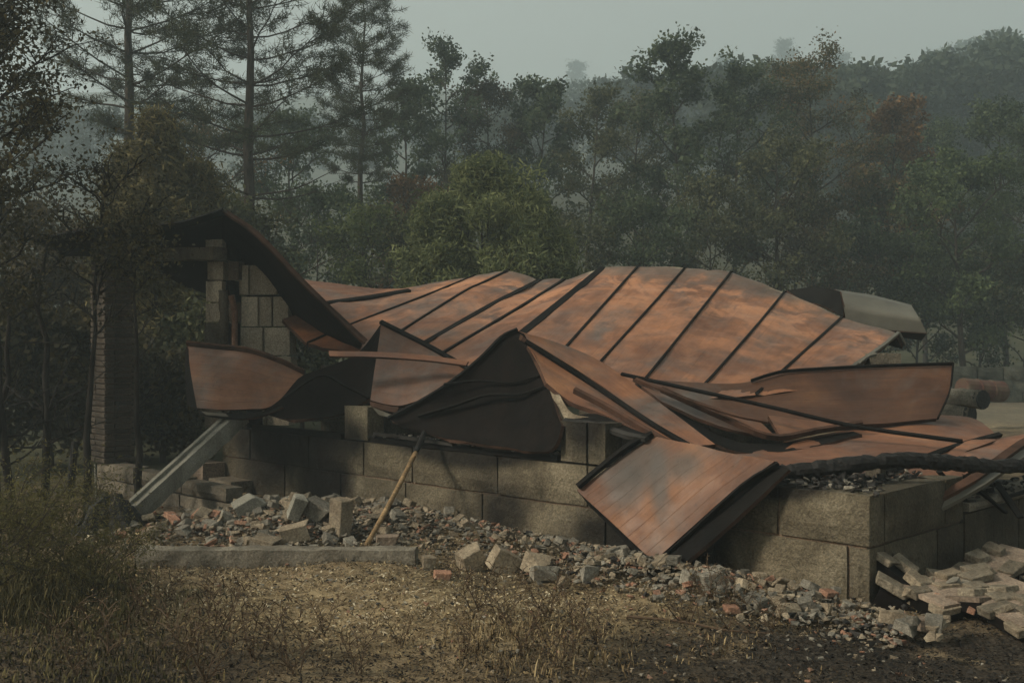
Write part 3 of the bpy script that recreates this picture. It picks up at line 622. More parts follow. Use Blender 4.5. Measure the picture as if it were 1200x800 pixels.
while zz < 2.85:
    for q in range(4):
        a_ = ang + (q + (ci % 2)) * math.pi / 2
        o = obj('brick', bms[R.randrange(5)]); off_ = Vector((math.cos(a_) * -.06 - math.sin(a_) * .122, math.sin(a_) * -.06 + math.cos(a_) * .122, 0))
        o.location = pc + off_ + Vector((R.uniform(-.006, .006), R.uniform(-.006, .006), zz + .026)); o.rotation_euler = (0, 0, a_ + R.uniform(-.02, .02))
        o.parent = bp; o.matrix_parent_inverse = Matrix.Translation(bp.location).inverted()
    zz += .064; ci += 1
mb = MB(); mb.box(pc + Vector((0, 0, 1.62)), U * .30, V * .30, Vector((0, 0, 2.30))); obj('mortar_core', mb.mesh('mortar_core', [M_mortar]), bp)

# beams
def rough_beam(name, a, b, w, h, mat, label, cat, seed, up=Vector((0, 0, 1)), amp=.012, seg=24):
    a = Vector(a); b = Vector(b); d = (b - a); x = d.cross(up).normalized(); y = x.cross(d).normalized(); vs = []; fs_ = []
    ring = [(-1, -1), (0, -1), (1, -1), (1, 0), (1, 1), (0, 1), (-1, 1), (-1, 0)]; n = len(ring)
    for i in range(seg + 1):
        for rx, ry in ring:
            q = a + d * (i / seg) + x * (rx * w / 2) + y * (ry * h / 2); k_ = mnoise.noise(q * 6 + Vector((seed, 0, 0))) + .5 * mnoise.noise(q * 17)
            if abs(rx) + abs(ry) == 2: k_ -= .5
            q += (x * rx + y * ry).normalized() * k_ * amp; vs.append(tuple(q))
    for i in range(seg):
        for j in range(n): fs_.append((i * n + j, i * n + (j + 1) % n, (i + 1) * n + (j + 1) % n, (i + 1) * n + j))
    fs_.append(tuple(range(n))[::-1]); fs_.append(tuple(seg * n + j for j in range(n)))
    o = obj(name, mesh_np(name, np.array(vs), fs_, [mat])); 
    return tag(o, label, cat) if label else o
lb = rough_beam('leaning_beam', P(152, 607, 9.9), P(282, 488, 11.7), .17, .15, M_concrete, 'pale concrete beam leaning from the ground up to the sooty wall', 'beam', 1, up=Vector((-.25, -.55, .7)))
mb = MB(); u1 = Vector((-.25, -.55, .7)); a_ = P(152, 607, 9.9); b_ = P(282, 488, 11.7); d_ = b_ - a_; xx_ = d_.cross(u1).normalized(); yy_ = xx_.cross(d_).normalized()
for sg in (-1, 1):
    mb.bar(a_ + xx_ * (sg * .062) + yy_ * .085, b_ + xx_ * (sg * .062) + yy_ * .09, .045, .035, u1)
obj('flange', mb.mesh('flange', [M_concrete]), lb)
rough_beam('ground_beam', (-2.85, 8.3, .05), (-.72, 8.2, .07), .2, .155, M_concrete_old, 'weathered concrete beam lying on the ground before the rubble pile', 'beam', 2, amp=.018, seg=40)
rough_beam('lintel', P(166, 299, 13.1), P(258, 297, 12.4), .22, .15, M_concrete_old, 'concrete lintel under the charred roof, resting on the block pillar', 'lintel', 3)
# charred log over the wall corner
mb = MB(); rnd = random.Random(4)
lp = cr_resample([tuple(P(*q)) for q in ((890, 553, 7.62), (930, 552, 7.62), (985, 546, 7.6), (1050, 539, 7.65), (1100, 541, 7.75), (1160, 546, 7.85), (1230, 545, 8.0))], 60)
mb.tube(lp, [(.055 + .018 * mnoise.noise(Vector((i * .21, 3, 0))) + .01 * mnoise.noise(Vector((i * .9, 7, 0)))) * (.75 + .25 * min(1, i / 5)) for i in range(60)], 12, True, .13, rnd)
k = NT('charred_log'); oc = k.coord('Object'); vo = k.voronoi(k.mapping(oc, (1, 1, 1)), 26)
M_clog = k.done(k.ramp(k.noise(oc, 8, 5, .7), [(.40, (.0025, .0025, .0025)), (.66, (.006, .0055, .005)), (.82, (.035, .03, .024))]), .75, k.bump(k.math('ADD', vo, k.noise(oc, 20, 4)), .6, .012), .35)
cl = obj('charred_log', mb.mesh('charred_log', [M_clog])); tag(cl, 'long black charred log resting across the granite wall corner', 'log')
mb = MB(); mb.tube([P(985, 548, 7.6), P(988, 556, 7.58), P(986, 566, 7.56), P(988, 574, 7.55)], [.03, .035, .05, .03], 8, True, .15, rnd); obj('burnt_knot', mb.mesh('burnt_knot', [M_clog]), cl)
# pole
mb = MB(); rnd = random.Random(9)
pp = cr_resample([tuple(P(*q)) for q in ((428, 641, 8.65), (450, 602, 9.0), (472, 560, 9.4), (489, 526, 9.75), (499, 503, 10.0))], 22)
mb.tube(pp, [.022 + .003 * mnoise.noise(Vector((i * .6, 0, 0))) for i in range(22)], 8, True, .06, rnd)
po = obj('wooden_pole', mb.mesh('wooden_pole', [M_wood], True)); tag(po, 'brown wooden pole leaning against the burnt window opening', 'pole')
mb = MB(); mb.tube(pp[15:], [.026] * 7, 8, True, .15, rnd); obj('charred_tip', mb.mesh('charred_tip', [M_clog]), po)
mb = MB(); mb.tube([pp[14], Vector(pp[14]) + Vector((.03, -.03, .03))], [.02, .01], 6); obj('knot', mb.mesh('knot', [M_wood]), po)
# black post at left, thin stake
mb = MB(); mb.tube([G(82, 583), P(85, 545, 11.7), P(88, 517, 11.7)], [.045, .042, .035], 8, True, .1, rnd); o = obj('burnt_post', mb.mesh('burnt_post', [M_clog])); tag(o, 'short black burnt post standing left of the brick pillar', 'post')
mb = MB(); mb.tube([P(113, 590, 10.6), P(112, 566, 10.65), P(111, 544, 10.7)], [.009, .008, .007], 6); o = obj('metal_stake', mb.mesh('metal_stake', [M_concrete])); tag(o, 'thin pale upright stake before the low porch wall', 'stake')
# burnt stump
mb = MB(); st_c = G(125, 622)
for i in range(7):
    a_ = i * .9; r_ = .1 + .1 * R.random()
    mb.tube([st_c + Vector((math.cos(a_) * r_ * 1.8, math.sin(a_) * r_, -.03)), st_c + Vector((math.cos(a_) * r_, math.sin(a_) * r_ * .6, .12 + .12 * R.random())), st_c + Vector((math.cos(a_) * r_ * .5 + .1 * R.uniform(-1, 1), math.sin(a_) * r_ * .4, .2 + .22 * R.random()))], [.12, .09, .03], 8, True, .25, R)
o = obj('burnt_stump', mb.mesh('burnt_stump', [M_clog])); tag(o, 'ragged black burnt stump at the foot of the leaning beam', 'stump')
# things in the yard on the right
def log_thing(a, b, r, label):
    rnd = random.Random(int(r * 1000)); c_ = cr_resample([a, (Vector(a) + Vector(b)) / 2 + Vector((0, 0, .02)), b], 12); mb = MB(); mb.tube(c_, [r * (1 + .12 * mnoise.noise(Vector((i * .5, r, 0)))) for i in range(12)], 12, True, .07, rnd)
    o = obj('cut_log', mb.mesh('cut_log', [M_log])); tag(o, label, 'log', 'logs stacked beyond the right end of the ruin')
    mb = MB(); d = (Vector(b) - Vector(a)).normalized(); mb.tube([Vector(b) - d * .06, Vector(b) + d * .01], [r * 1.04, r * .98], 12, True, .04, rnd); obj('burnt_end', mb.mesh('burnt_end', [M_clog]), o)
log_thing(P(1085, 467, 15.5), P(1152, 468, 14.6), .13, 'grey weathered log lying level with its end burnt black, upper of two')
log_thing(P(1095, 484, 15.2), P(1139, 486, 14.8), .13, 'short grey log chunk underneath the level burnt-ended log')
mb = MB(); dr0 = P(1127, 455, 21); dr1 = P(1175, 459, 21.3); mb.tube([dr0, dr0.lerp(dr1, .05), dr0.lerp(dr1, .33), dr0.lerp(dr1, .35), dr0.lerp(dr1, .37), dr0.lerp(dr1, .66), dr0.lerp(dr1, .68), dr0.lerp(dr1, .7), dr0.lerp(dr1, .95), dr1], [.20, .21, .2, .215, .2, .2, .215, .2, .21, .19], 16)
k = NT('rusty_drum'); M_drum = k.done(k.ramp(k.noise(k.coord('Object'), 4, 5), [(.35, (.07, .024, .018)), (.55, (.085, .055, .036)), (.7, (.13, .11, .08))]), .8)
o = obj('steel_drum', mb.mesh('steel_drum', [M_drum], False)); tag(o, 'rusty red drum lying on its side before the far stone wall', 'drum')
mb = MB(); mb.bar(P(1150, 466, 21.5), P(1150, 484, 21.5), .3, .3, Vector((0, 1, 0))); 
# far retaining wall of rough stones
fw = empty('stone_wall', Vector((12, 30.4, 0)), 'far low stone retaining wall beyond the yard on the right', 'wall')
M_fstone = mat_stone('field_stone', (.045, .047, .035), (.08, .082, .062), (.125, .125, .098), (), sc=1.5)
rr = random.Random(12)
for j in range(3):
    x = 6.0
    while x < 24:
        w_ = .55 + rr.random() * .6
        rough_block('stone', Vector((x, 30.2 + rr.random() * .12, -.1 + j * .36)), Vector((w_ - .03, 0, 0)), Vector((0, .4, 0)), Vector((0, 0, .34 + rr.random() * .05)), M_fstone, fw, rr.randrange(9999), amp=.06)
        x += w_

# ------------------------------------------------------------------ rubble
def hull_mesh(name, seed, sx, sy, sz, mat, n=13):
    rnd = random.Random(seed); bm = bmesh.new()
    for i in range(n):
        q = Vector((rnd.uniform(-1, 1), rnd.uniform(-1, 1), rnd.uniform(-1, 1)))
        m_ = max(abs(q.x), abs(q.y), abs(q.z)); q = q / m_ * rnd.uniform(.75, 1.0)
        bm.verts.new((q.x * sx / 2, q.y * sy / 2, q.z * sz / 2))
    r = bmesh.ops.convex_hull(bm, input=bm.verts); bmesh.ops.delete(bm, geom=list({g for g in r['geom_interior'] + r['geom_unused'] if isinstance(g, bmesh.types.BMVert)}), context='VERTS')
    bmesh.ops.recalc_face_normals(bm, faces=bm.faces[:])
    return bm_mesh(name, bm, [mat])
def frag_mesh(name, seed, l, w, h, mat):
    rnd = random.Random(seed); bm = bmesh.new(); bmesh.ops.create_cube(bm, size=1)
    bmesh.ops.subdivide_edges(bm, edges=[e for e in bm.edges if abs((e.verts[0].co - e.verts[1].co).x) > .5], cuts=1)
    for v in bm.verts:
        j = .05
        if v.co.x > .4: v.co.x -= rnd.uniform(0, .45)
        v.co = Vector((v.co.x * l + rnd.uniform(-1, 1) * j * l, v.co.y * w + rnd.uniform(-1, 1) * j * w, v.co.z * h + rnd.uniform(-1, 1) * j * h))
    bmesh.ops.bevel(bm, geom=bm.edges[:], offset=.006, segments=1, affect='EDGES')
    return bm_mesh(name, bm, [mat])
RUB = {'concrete_chunk': [], 'brick_fragment': [], 'stone_chunk': []}
for s_ in range(6):
    RUB['stone_chunk'].append(hull_mesh('stone_chunk', 20 + s_, .17, .13, .11, M_grey if s_ % 2 else M_beige))
    RUB['concrete_chunk'].append(frag_mesh('concrete_chunk', 40 + s_, .22, .13, .09, M_grey if s_ % 3 else M_beige))
    RUB['brick_fragment'].append(frag_mesh('brick_fragment', 60 + s_, .20, .11, .06, (M_terracotta, M_beige, M_slabm)[s_ % 3]))
CATS = {'concrete_chunk': 'rubble chunk', 'brick_fragment': 'brick fragment', 'stone_chunk': 'stone'}
def mound(x, y):
    # pile left, against the wall
    p0 = Vector((x, y, 0)) - C0; u = p0.dot(U); v = p0.dot(V)
    a = .21 * math.exp(-((x + 2.0) / .95) ** 2 - ((y - 9.7) / .85) ** 2) + .12 * math.exp(-((u - 4) / 3.5) ** 2 - ((v + .25) / .3) ** 2)
    b = .10 * math.exp(-((u - 1.2) / 1.6) ** 2 - ((v + .45) / .4) ** 2)
    return H(x, y) + a + b
def piece(kind, x, y, label, group=None, s=1.0, dz=0.0, rot=None, mesh=None, sc=None):
    o = obj(kind, mesh or R.choice(RUB[kind])); o.location = (x, y, mound(x, y) + .025 * s + dz)
    o.rotation_euler = rot or (R.uniform(-.5, .5), R.uniform(-.5, .5), R.uniform(0, 6.28)); o.scale = sc or (s * R.uniform(.85, 1.2), s * R.uniform(.85, 1.2), s * R.uniform(.8, 1.15))
    return tag(o, label, CATS.get(kind, kind.replace('_', ' ')), group)
# single big ones
def big(px, py, w, h, dep, mat, rot, label, name='concrete_chunk', seed=1, hull=False, dz=0, cat=None):
    z_ = 0
    for _ in range(5): g_ = G(px, py, z_); z_ = mound(g_.x, g_.y)
    w, h, dep = (w * .82, h * .82, dep * .82) if px > 450 else (w, h, dep)
    me = hull_mesh(name, seed, w, dep, h, mat, 16) if hull else frag_mesh(name, seed, w, dep, h, mat)
    o = obj(name, me); o.location = (g_.x, g_.y + dep * .3, mound(g_.x, g_.y) + h * .42 + dz); o.rotation_euler = rot
    tag(o, label, cat or CATS.get(name, 'block')); return o
big(402, 627, .17, .31, .17, M_beige, (0, .05, .7), 'upright pale block standing at the right end of the rubble pile', 'upright_block', 3, cat='block')
big(293, 624, .30, .12, .16, M_concrete, (.2, -.45, .35), 'pale tilted beam stub on the middle of the left rubble pile', 'concrete_chunk', 4, dz=.06)
big(348, 612, .13, .2, .12, M_concrete, (.3, .3, .3), 'pale grey square chunk leaning near the top of the pile', 'concrete_chunk', 5, dz=.07)
big(374, 612, .26, .15, .14, M_grey, (.1, .45, -.3), 'long grey chunk sloping down to the upright block', 'concrete_chunk', 6, dz=.05)
big(348, 640, .27, .13, .16, M_beige, (.1, -.2, .2), 'largest tan slab chunk low in the middle of the pile', 'concrete_chunk', 7, dz=.02)
big(310, 648, .22, .12, .15, M_beige, (.1, .2, -.3), 'tan chunk left of the largest tan slab chunk', 'concrete_chunk', 8)
big(455, 641, .26, .12, .14, M_brick, (0, .03, .15), 'brown brick lying just right of the foot of the pole', 'brick_fragment', 9)
big(505, 668, .16, .13, .14, M_beige, (0, 0, .2), 'pale square chunk at the right end of the ground beam', 'concrete_chunk', 10)
big(556, 668, .30, .22, .2, M_beige, (.15, -.35, .5), 'large tan slab chunk tilted up at the wall foot, leftmost of the big stones', 'concrete_chunk', 11)
big(590, 671, .24, .21, .2, M_beige, (.1, .5, .3), 'big split tan chunk with black side, second of the big stones', 'concrete_chunk', 12)
big(628, 672, .26, .18, .2, M_beige, (.1, .25, -.2), 'rounded tan chunk with blackened front between split chunk and grey stone', 'concrete_chunk', 13, True)
big(640, 683, .28, .17, .2, M_grey, (0, .1, .1), 'smooth grey angular stone in front of the wall foot', 'stone_chunk', 14, True)
big(687, 684, .20, .18, .16, M_grey, (.1, .1, .8), 'dark grey stone right of the smooth grey stone', 'stone_chunk', 15, True)
big(660, 691, .10, .13, .09, M_beige, (.1, .4, .3), 'small pale pointed stone in front of the dark grey stone', 'stone_chunk', 16, True)
big(520, 680, .17, .08, .1, M_terracotta, (.1, .1, .2), 'reddish brick bit just below the pale square chunk', 'brick_fragment', 18)
big(812, 690, .16, .12, .12, M_grey, (.1, .2, .4), 'grey chunk under the low corner of the hanging panel', 'concrete_chunk', 19)
big(836, 690, .20, .12, .12, M_grey, (.0, -.2, .2), 'grey block chunk right of the hanging panel corner', 'concrete_chunk', 20)
big(920, 692, .17, .13, .03, M_beige, (.9, .3, .3), 'thin pale tile shard propped up by the granite wall', 'tile_shard', 21, cat='tile shard')
big(862, 718, .16, .055, .1, M_terracotta, (0, .05, .1), 'flat terracotta brick lying on the ground before the wall rubble', 'brick_fragment', 22)
big(925, 722, .22, .12, .14, M_beige, (.1, .3, .2), 'tan chunk in the rubble near the granite corner', 'concrete_chunk', 23, True)
big(1050, 735, .22, .12, .13, M_beige, (.1, .2, .1), 'pale chunk at the left foot of the fallen brick slab', 'concrete_chunk', 24, True)
big(1088, 738, .16, .09, .1, M_brick, (0, 0, .2), 'orange brown brick end under the fallen brick slab', 'brick_fragment', 25)
# many smaller countable pieces
def scatter_uv(n, ulo, uhi, vlo, vhi, smin, smax, kinds, tone, group, up=.10):
    for i in range(n):
        u_ = R.uniform(ulo, uhi); v_ = R.triangular(vlo, vhi, (vlo * .45 + vhi * .55)); q = UV(u_, v_); kd = R.choice(kinds)
        s_ = R.uniform(smin, smax) ** 1.3
        nm = {'concrete_chunk': 'broken concrete chunk', 'brick_fragment': 'broken brick fragment', 'stone_chunk': 'angular stone fragment'}[kd]
        piece(kd, q.x, q.y, nm + ' ' + tone, nm + 's ' + group, s_, R.uniform(0, up))
def in_pile():
    while True:
        x = R.gauss(-2.0, .72); y = R.gauss(9.75, .62); p0 = Vector((x, y, 0)) - C0
        if -3.6 < x < -.5 and y > 8.45 and p0.dot(V) < -.12: return x, y
for i in range(200):
    x, y = in_pile(); kd = R.choice(['concrete_chunk', 'brick_fragment', 'stone_chunk', 'concrete_chunk']); nm = {'concrete_chunk': 'broken concrete chunk', 'brick_fragment': 'broken brick fragment', 'stone_chunk': 'angular stone fragment'}[kd]
    piece(kd, x, y, nm + ' heaped in the rubble pile behind the ground beam', nm + 's in the left rubble pile', R.uniform(.35, .9) ** 1.3, R.uniform(0, .05))
scatter_uv(40, 4.4, 6.6, -2.5, -1.2, .4, .8, ['brick_fragment', 'stone_chunk'], 'strewn just before and behind the ground beam', 'by the ground beam', .01)
scatter_uv(55, 1.6, 5.2, -.75, -.12, .3, .68, ['concrete_chunk', 'brick_fragment', 'stone_chunk'], 'scattered along the foot of the granite wall', 'along the wall foot', .02)
scatter_uv(70, -.1, 1.9, -.85, -.12, .3, .75, ['concrete_chunk', 'brick_fragment', 'stone_chunk'], 'in the rubble below the granite corner', 'below the granite corner', .04)
for i in range(46):
    g_ = G(R.uniform(1065, 1230), R.uniform(668, 738), R.uniform(.05, .16)); kd = R.choice(['concrete_chunk', 'brick_fragment', 'stone_chunk'])
    piece(kd, g_.x, g_.y, {'concrete_chunk': 'broken chunk', 'brick_fragment': 'broken brick piece', 'stone_chunk': 'small stone'}[kd] + ' lying among the fallen brick slabs', kd.replace('_', ' ') + 's among the fallen slabs', R.uniform(.3, .8), g_.z * .8)
# unnumbered small debris
def joined(name, items, mats, kind='stuff', label=None):
    """items: list of (base verts, base faces, matrix, material index)"""
    vs = []; fs_ = []; mi = []; b = 0
    for v, f, M, m in items:
        vs.append(v @ np.array(M.to_3x3()).T + np.array(M.translation)); fs_ += [tuple(i + b for i in q) for q in f]; mi += [m] * len(f); b += len(v)
    o = obj(name, mesh_np(name, np.vstack(vs), fs_, mats, mi)); tag(o, label, None, None, kind); return o
def base(me):
    v = np.zeros(len(me.vertices) * 3, np.float32); me.vertices.foreach_get('co', v); return v.reshape(-1, 3), [tuple(p.vertices) for p in me.polygons]
small = [base(hull_mesh('pebble', 700 + i, .07, .055, .035, M_grey, 9)) for i in range(8)]
def rmat(x, y, z, s, tilt=.6):
    return Matrix.Translation((x, y, z)) @ Matrix.Rotation(R.uniform(0, 6.28), 4, 'Z') @ Matrix.Rotation(R.uniform(-tilt, tilt), 4, 'X') @ Matrix.Diagonal((s, s, s, 1))
items = []
for i in range(9000):
    t = R.random()
    if t < .45:
        q_ = in_pile(); pp_ = Vector((q_[0], q_[1], 0)) - C0; u_, v_ = (pp_.x * V.y - pp_.y * V.x) / (U.x * V.y - U.y * V.x), (U.x * pp_.y - U.y * pp_.x) / (U.x * V.y - U.y * V.x)
    elif t < .64: u_, v_ = R.uniform(1.5, 5.5), R.triangular(-.95, -.08, -.3)
    elif t < .86: u_, v_ = R.uniform(-.5, 2.2), R.triangular(-1.1, -.08, -.4)
    else: u_, v_ = R.uniform(-1.2, 6.5), R.uniform(-2.8, -.6)
    q = UV(u_, v_); s_ = .2 + 1.0 * R.random() ** 2 if t < .86 else R.uniform(.2, .6)
    v, f = R.choice(small); items.append((v, f, rmat(q.x, q.y, mound(q.x, q.y) + R.uniform(0, .03), s_), R.choice((0, 0, 0, 1, 1, 1, 2, 3))))
joined('small_rubble', items, [M_grey, M_beige, M_terracotta, M_ember])
items = []
for i in range(900):   # charcoal on and in the walls
    t = R.random()
    if t < .4: q = UV(R.uniform(.2, .9), R.uniform(.2, 1.5), .70 + abs(R.gauss(0, .03)))
    elif t < .6: q = UV(R.uniform(0, 2.1), R.uniform(.03, .3), .71 + R.uniform(0, .02))
    elif t < .8: q = UV(R.uniform(-.02, .3), R.uniform(1.6, 4.5), .49 + R.uniform(0, .04))
    else: q = UV(R.uniform(2.8, 5.2), R.uniform(-.02, .3), .765 + R.uniform(0, .02))
    v, f = R.choice(small); items.append((v, f, rmat(q.x, q.y, q.z, R.uniform(.3, 1.1)), R.choice((0, 0, 0, 1))))
mb = MB(); 
joined('charcoal_debris', items, [M_ember, M_grey])
for i, (u_, v_, w_, h_, lb_) in enumerate(((.36, .82, .11, .11, 'small square block stub standing upright on the ash inside the wall corner'), (.62, .75, .15, .07, 'low dark block stub beside the square stub inside the wall corner'))):
    o = obj('block_stub', frag_mesh('block_stub', 80 + i, w_, .12, h_, M_soot_block)); o.location = UV(u_, v_, .72 + h_ / 2); o.rotation_euler = (0, 0, .7); tag(o, lb_, 'block')

for i, (a_, b_) in enumerate((((1125, 556, 8.2), (1178, 600, 8.35)), ((1150, 590, 8.5), (1215, 572, 8.7)), ((1100, 552, 8.1), (1140, 596, 8.2)), ((1168, 566, 8.6), (1196, 606, 8.3)))):
    pa, pb = P(*a_), P(*b_); o = rough_beam('charred_board', pa, pb, .055, .022, M_black, ('long burnt board leaning under the sheet edge behind the low right wall', 'burnt board lying level over the low right wall', 'short burnt board against the granite corner block end', 'short steep burnt board at the right end of the low wall')[i], 'board', 30 + i, amp=.006, seg=10); o['group'] = 'burnt boards at the low right wall'
# fill under the corner so the ash has a bed
mb = MB(); mb.box(UV(.62, .86, .48), U * .80, V * 1.26, Vector((0, 0, .44))); b_ = obj('ash_bed', mb.mesh('ash_bed', [M_ember])); tag(b_, kind='structure')

# fallen brick slab on the right: bricks as parts of an uneven sheet
fb = empty('fallen_brick_slab', G(1140, 725), 'fallen slab of brick wall broken and slumped on the ground, right of the granite corner', 'brick slab')
sl_b = [frag_mesh('brick', 90 + i, .25 if i % 2 else .22, .125, .06, M_slabm if i < 6 else M_beige) for i in range(8)]
def lay_bricks(parent, origin, ex, ey, nx_, ny_, sag, skip=.08, seed=0):
    rnd = random.Random(seed); ez = ex.cross(ey).normalized(); L_, W_ = .236, .116
    for j in range(ny_):
        for i in range(nx_):
            if rnd.random() < skip or ((i in (0, nx_ - 1) or j in (0, ny_ - 1)) and rnd.random() < .10): continue
            x = (i + (.5 if j % 2 else 0)) * L_; y = j * W_
            o = obj('brick', rnd.choice(sl_b)); q = origin + ex * x + ey * y + ez * (sag(x / (nx_ * L_), y / (ny_ * W_)) + rnd.uniform(-.012, .010))
            M = Matrix((ex, ey, ez)).transposed().to_4x4() @ Matrix.Rotation(rnd.uniform(-.10, .10), 4, 'X') @ Matrix.Rotation(rnd.uniform(-.07, .07), 4, 'Y') @ Matrix.Rotation(rnd.uniform(-.09, .09), 4, 'Z')
            o.parent = parent; o.matrix_parent_inverse = Matrix.Translation(parent.location).inverted(); M.translation = q; o.matrix_basis = M @ Matrix.Diagonal((rnd.uniform(.75, 1.12), rnd.uniform(.85, 1.1), rnd.uniform(.7, 1.1), 1))
def masonry(e, o, ex, ey, nx_, ny_, seed, th=.10, skip=.14):
    ex = Vector(ex).normalized(); ey = Vector(ey); ey = (ey - ex * ey.dot(ex)).normalized(); ez = ex.cross(ey).normalized()
    lay_bricks(e, o, ex, ey, nx_, ny_, lambda a, b: .02 * math.sin(a * 4 + seed) + .01 * math.sin(b * 5 + seed), skip, seed)
    mb = MB(); mb.box(o + ex * ((nx_ - .5) * .118) + ey * ((ny_ - 1) * .058) - ez * (.022 + th / 2), ex * (nx_ * .236 + .06), ey * (ny_ * .116 + .0), ez * th); obj('shaded_bed', mb.mesh('shaded_bed', [M_under]), e)  # black body paints in the slab's shaded front and underside
    mb = MB(); mb.box(o + ex * ((nx_ - .5) * .118) + ey * ((ny_ - 1) * .058) - ez * .01, ex * (nx_ * .236 + .05), ey * (ny_ * .116 - .01), ez * .03); obj('mortar_joint', mb.mesh('mortar_joint', [M_brick]), e)
masonry(fb, G(1112, 724) + Vector((0, 0, .10)), (.93, .34, .06), (-.34, .90, .10), 3, 4, 11)
for px, py, z_, ex_, ey_, nx_, ny_, lb_ in ((1098, 694, .10, (.95, .25, -.16), (-.2, .95, .2), 2, 3, 'grey slab fragment tilted on the far side of the big fallen slab'),
        (1150, 700, .14, (.88, .46, -.05), (-.4, .88, -.16), 3, 4, 'wide brick slab piece overlapping the back of the big fallen slab'),
        (1168, 676, .11, (.75, .64, .10), (-.6, .76, .12), 3, 3, 'brick slab piece highest at the back against the low sooty wall'),
        (1205, 728, .09, (.97, .2, .10), (-.25, .95, .12), 3, 4, 'brick slab piece at the very right edge of the fallen pile')):
    g_ = G(px, py, z_); masonry(empty('fallen_brick_slab', (g_.x, g_.y, 0), lb_, 'brick slab', 'slabs of the fallen brick wall'), g_, ex_, ey_, nx_, ny_, int(px), .06)
fb2 = empty('tilted_brick_slab', G(1060, 700), 'smaller brick slab piece tipped up against the granite corner', 'brick slab')
ex2 = Vector((.62, -.45, -.50)).normalized(); ey2 = Vector((.45, .86, .10)); ey2 = (ey2 - ex2 * ey2.dot(ex2)).normalized(); ez2 = ex2.cross(ey2).normalized()
o2 = P(1042, 656, 7.1)
lay_bricks(fb2, o2, ex2, ey2, 3, 2, lambda a, b: .0, 0, 2)
mb = MB(); mb.box(o2 + ex2 * .26 + ey2 * .05 - ez2 * .10, ex2 * .62, ey2 * .22, ez2 * .14); obj('shaded_bed', mb.mesh('shaded_bed', [M_under]), fb2)  # shade on the tipped slab's side, put in as black
fb3 = empty('tilted_brick_slab', G(1080, 725), 'second brick slab piece tipped with its shaded face outward, beside the big fallen slab', 'brick slab')
o3 = P(1050, 690, 6.95)
ex3 = Vector((.74, -.30, -.42)).normalized(); ey3 = (ey2 - ex3 * ey2.dot(ex3)).normalized(); ez3 = ex3.cross(ey3).normalized()
lay_bricks(fb3, o3, ex3, ey3, 3, 2, lambda a, b: .0, 0, 3)
mb = MB(); mb.box(o3 + ex3 * .26 + ey3 * .03 - ez3 * .11, ex3 * .68, ey3 * .22, ez3 * .16); obj('shaded_bed', mb.mesh('shaded_bed', [M_under]), fb3)  # outward face coloured black for its shade

# ------------------------------------------------------------------ ground cover near the camera
k = NT('litter'); at = k.n('ShaderNodeAttribute', attribute_name='tint').outputs['Fac']
M_litter = k.done(k.ramp(at, [(0, (.012, .011, .010)), (.3, (.06, .042, .024)), (.6, (.20, .15, .08)), (.85, (.40, .32, .18)), (1, (.56, .50, .37))]), .9, None, .15)
rs = np.random.RandomState(11)
def flat_bits(name, n, xlo, xhi, ylo, yhi, smin, smax, elong, tint_f, lift=.02, up=.25, mat=None):
    x = rs.uniform(xlo, xhi, n); y = ylo + (yhi - ylo) * rs.uniform(0, 1, n) ** 1.15; z = hgt(x, y) + rs.uniform(0, lift, n)
    a = rs.uniform(0, 2 * np.pi, n); l = rs.uniform(smin, smax, n); w = l * rs.uniform(elong * .5, elong, n)
    d = np.stack([np.cos(a), np.sin(a), rs.normal(0, up, n)], -1) * l[:, None]; s = np.stack([-np.sin(a), np.cos(a), rs.normal(0, up, n)], -1) * w[:, None]; c_ = np.stack([x, y, z], -1)
    bend = np.stack([0 * x, 0 * x, np.abs(l) * rs.uniform(0, .25, n)], -1)
    v = np.stack([c_ - d / 2, c_ + s / 2 + bend, c_ + d / 2, c_ - s / 2 + bend], 1).reshape(-1, 3); f = np.arange(4 * n).reshape(n, 4)
    keep = np.ones(n, bool)
    pu = (x - C0.x) * U.x + (y - C0.y) * U.y; pv = (x - C0.x) * V.x + (y - C0.y) * V.y
    keep &= ~((pv > -.1) & (pu > -.2))
    f = f[keep]
    return tag(obj(name, mesh_np(name, v, f, [mat or M_litter], tint=tint_f(x, y, n)[keep])), kind='stuff')
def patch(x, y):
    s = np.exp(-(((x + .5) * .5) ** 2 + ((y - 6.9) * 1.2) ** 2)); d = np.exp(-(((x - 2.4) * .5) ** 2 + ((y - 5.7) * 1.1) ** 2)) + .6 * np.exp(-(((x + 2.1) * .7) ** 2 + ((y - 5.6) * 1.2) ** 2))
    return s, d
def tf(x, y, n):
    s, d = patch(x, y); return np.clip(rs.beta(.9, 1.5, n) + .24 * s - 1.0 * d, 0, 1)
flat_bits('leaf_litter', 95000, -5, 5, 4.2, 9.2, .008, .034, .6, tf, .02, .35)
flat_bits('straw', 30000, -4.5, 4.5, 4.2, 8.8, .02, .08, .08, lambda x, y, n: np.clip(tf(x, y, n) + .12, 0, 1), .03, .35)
flat_bits('fallen_leaves', 9000, -12, 12, 9, 26, .05, .12, .6, tf)
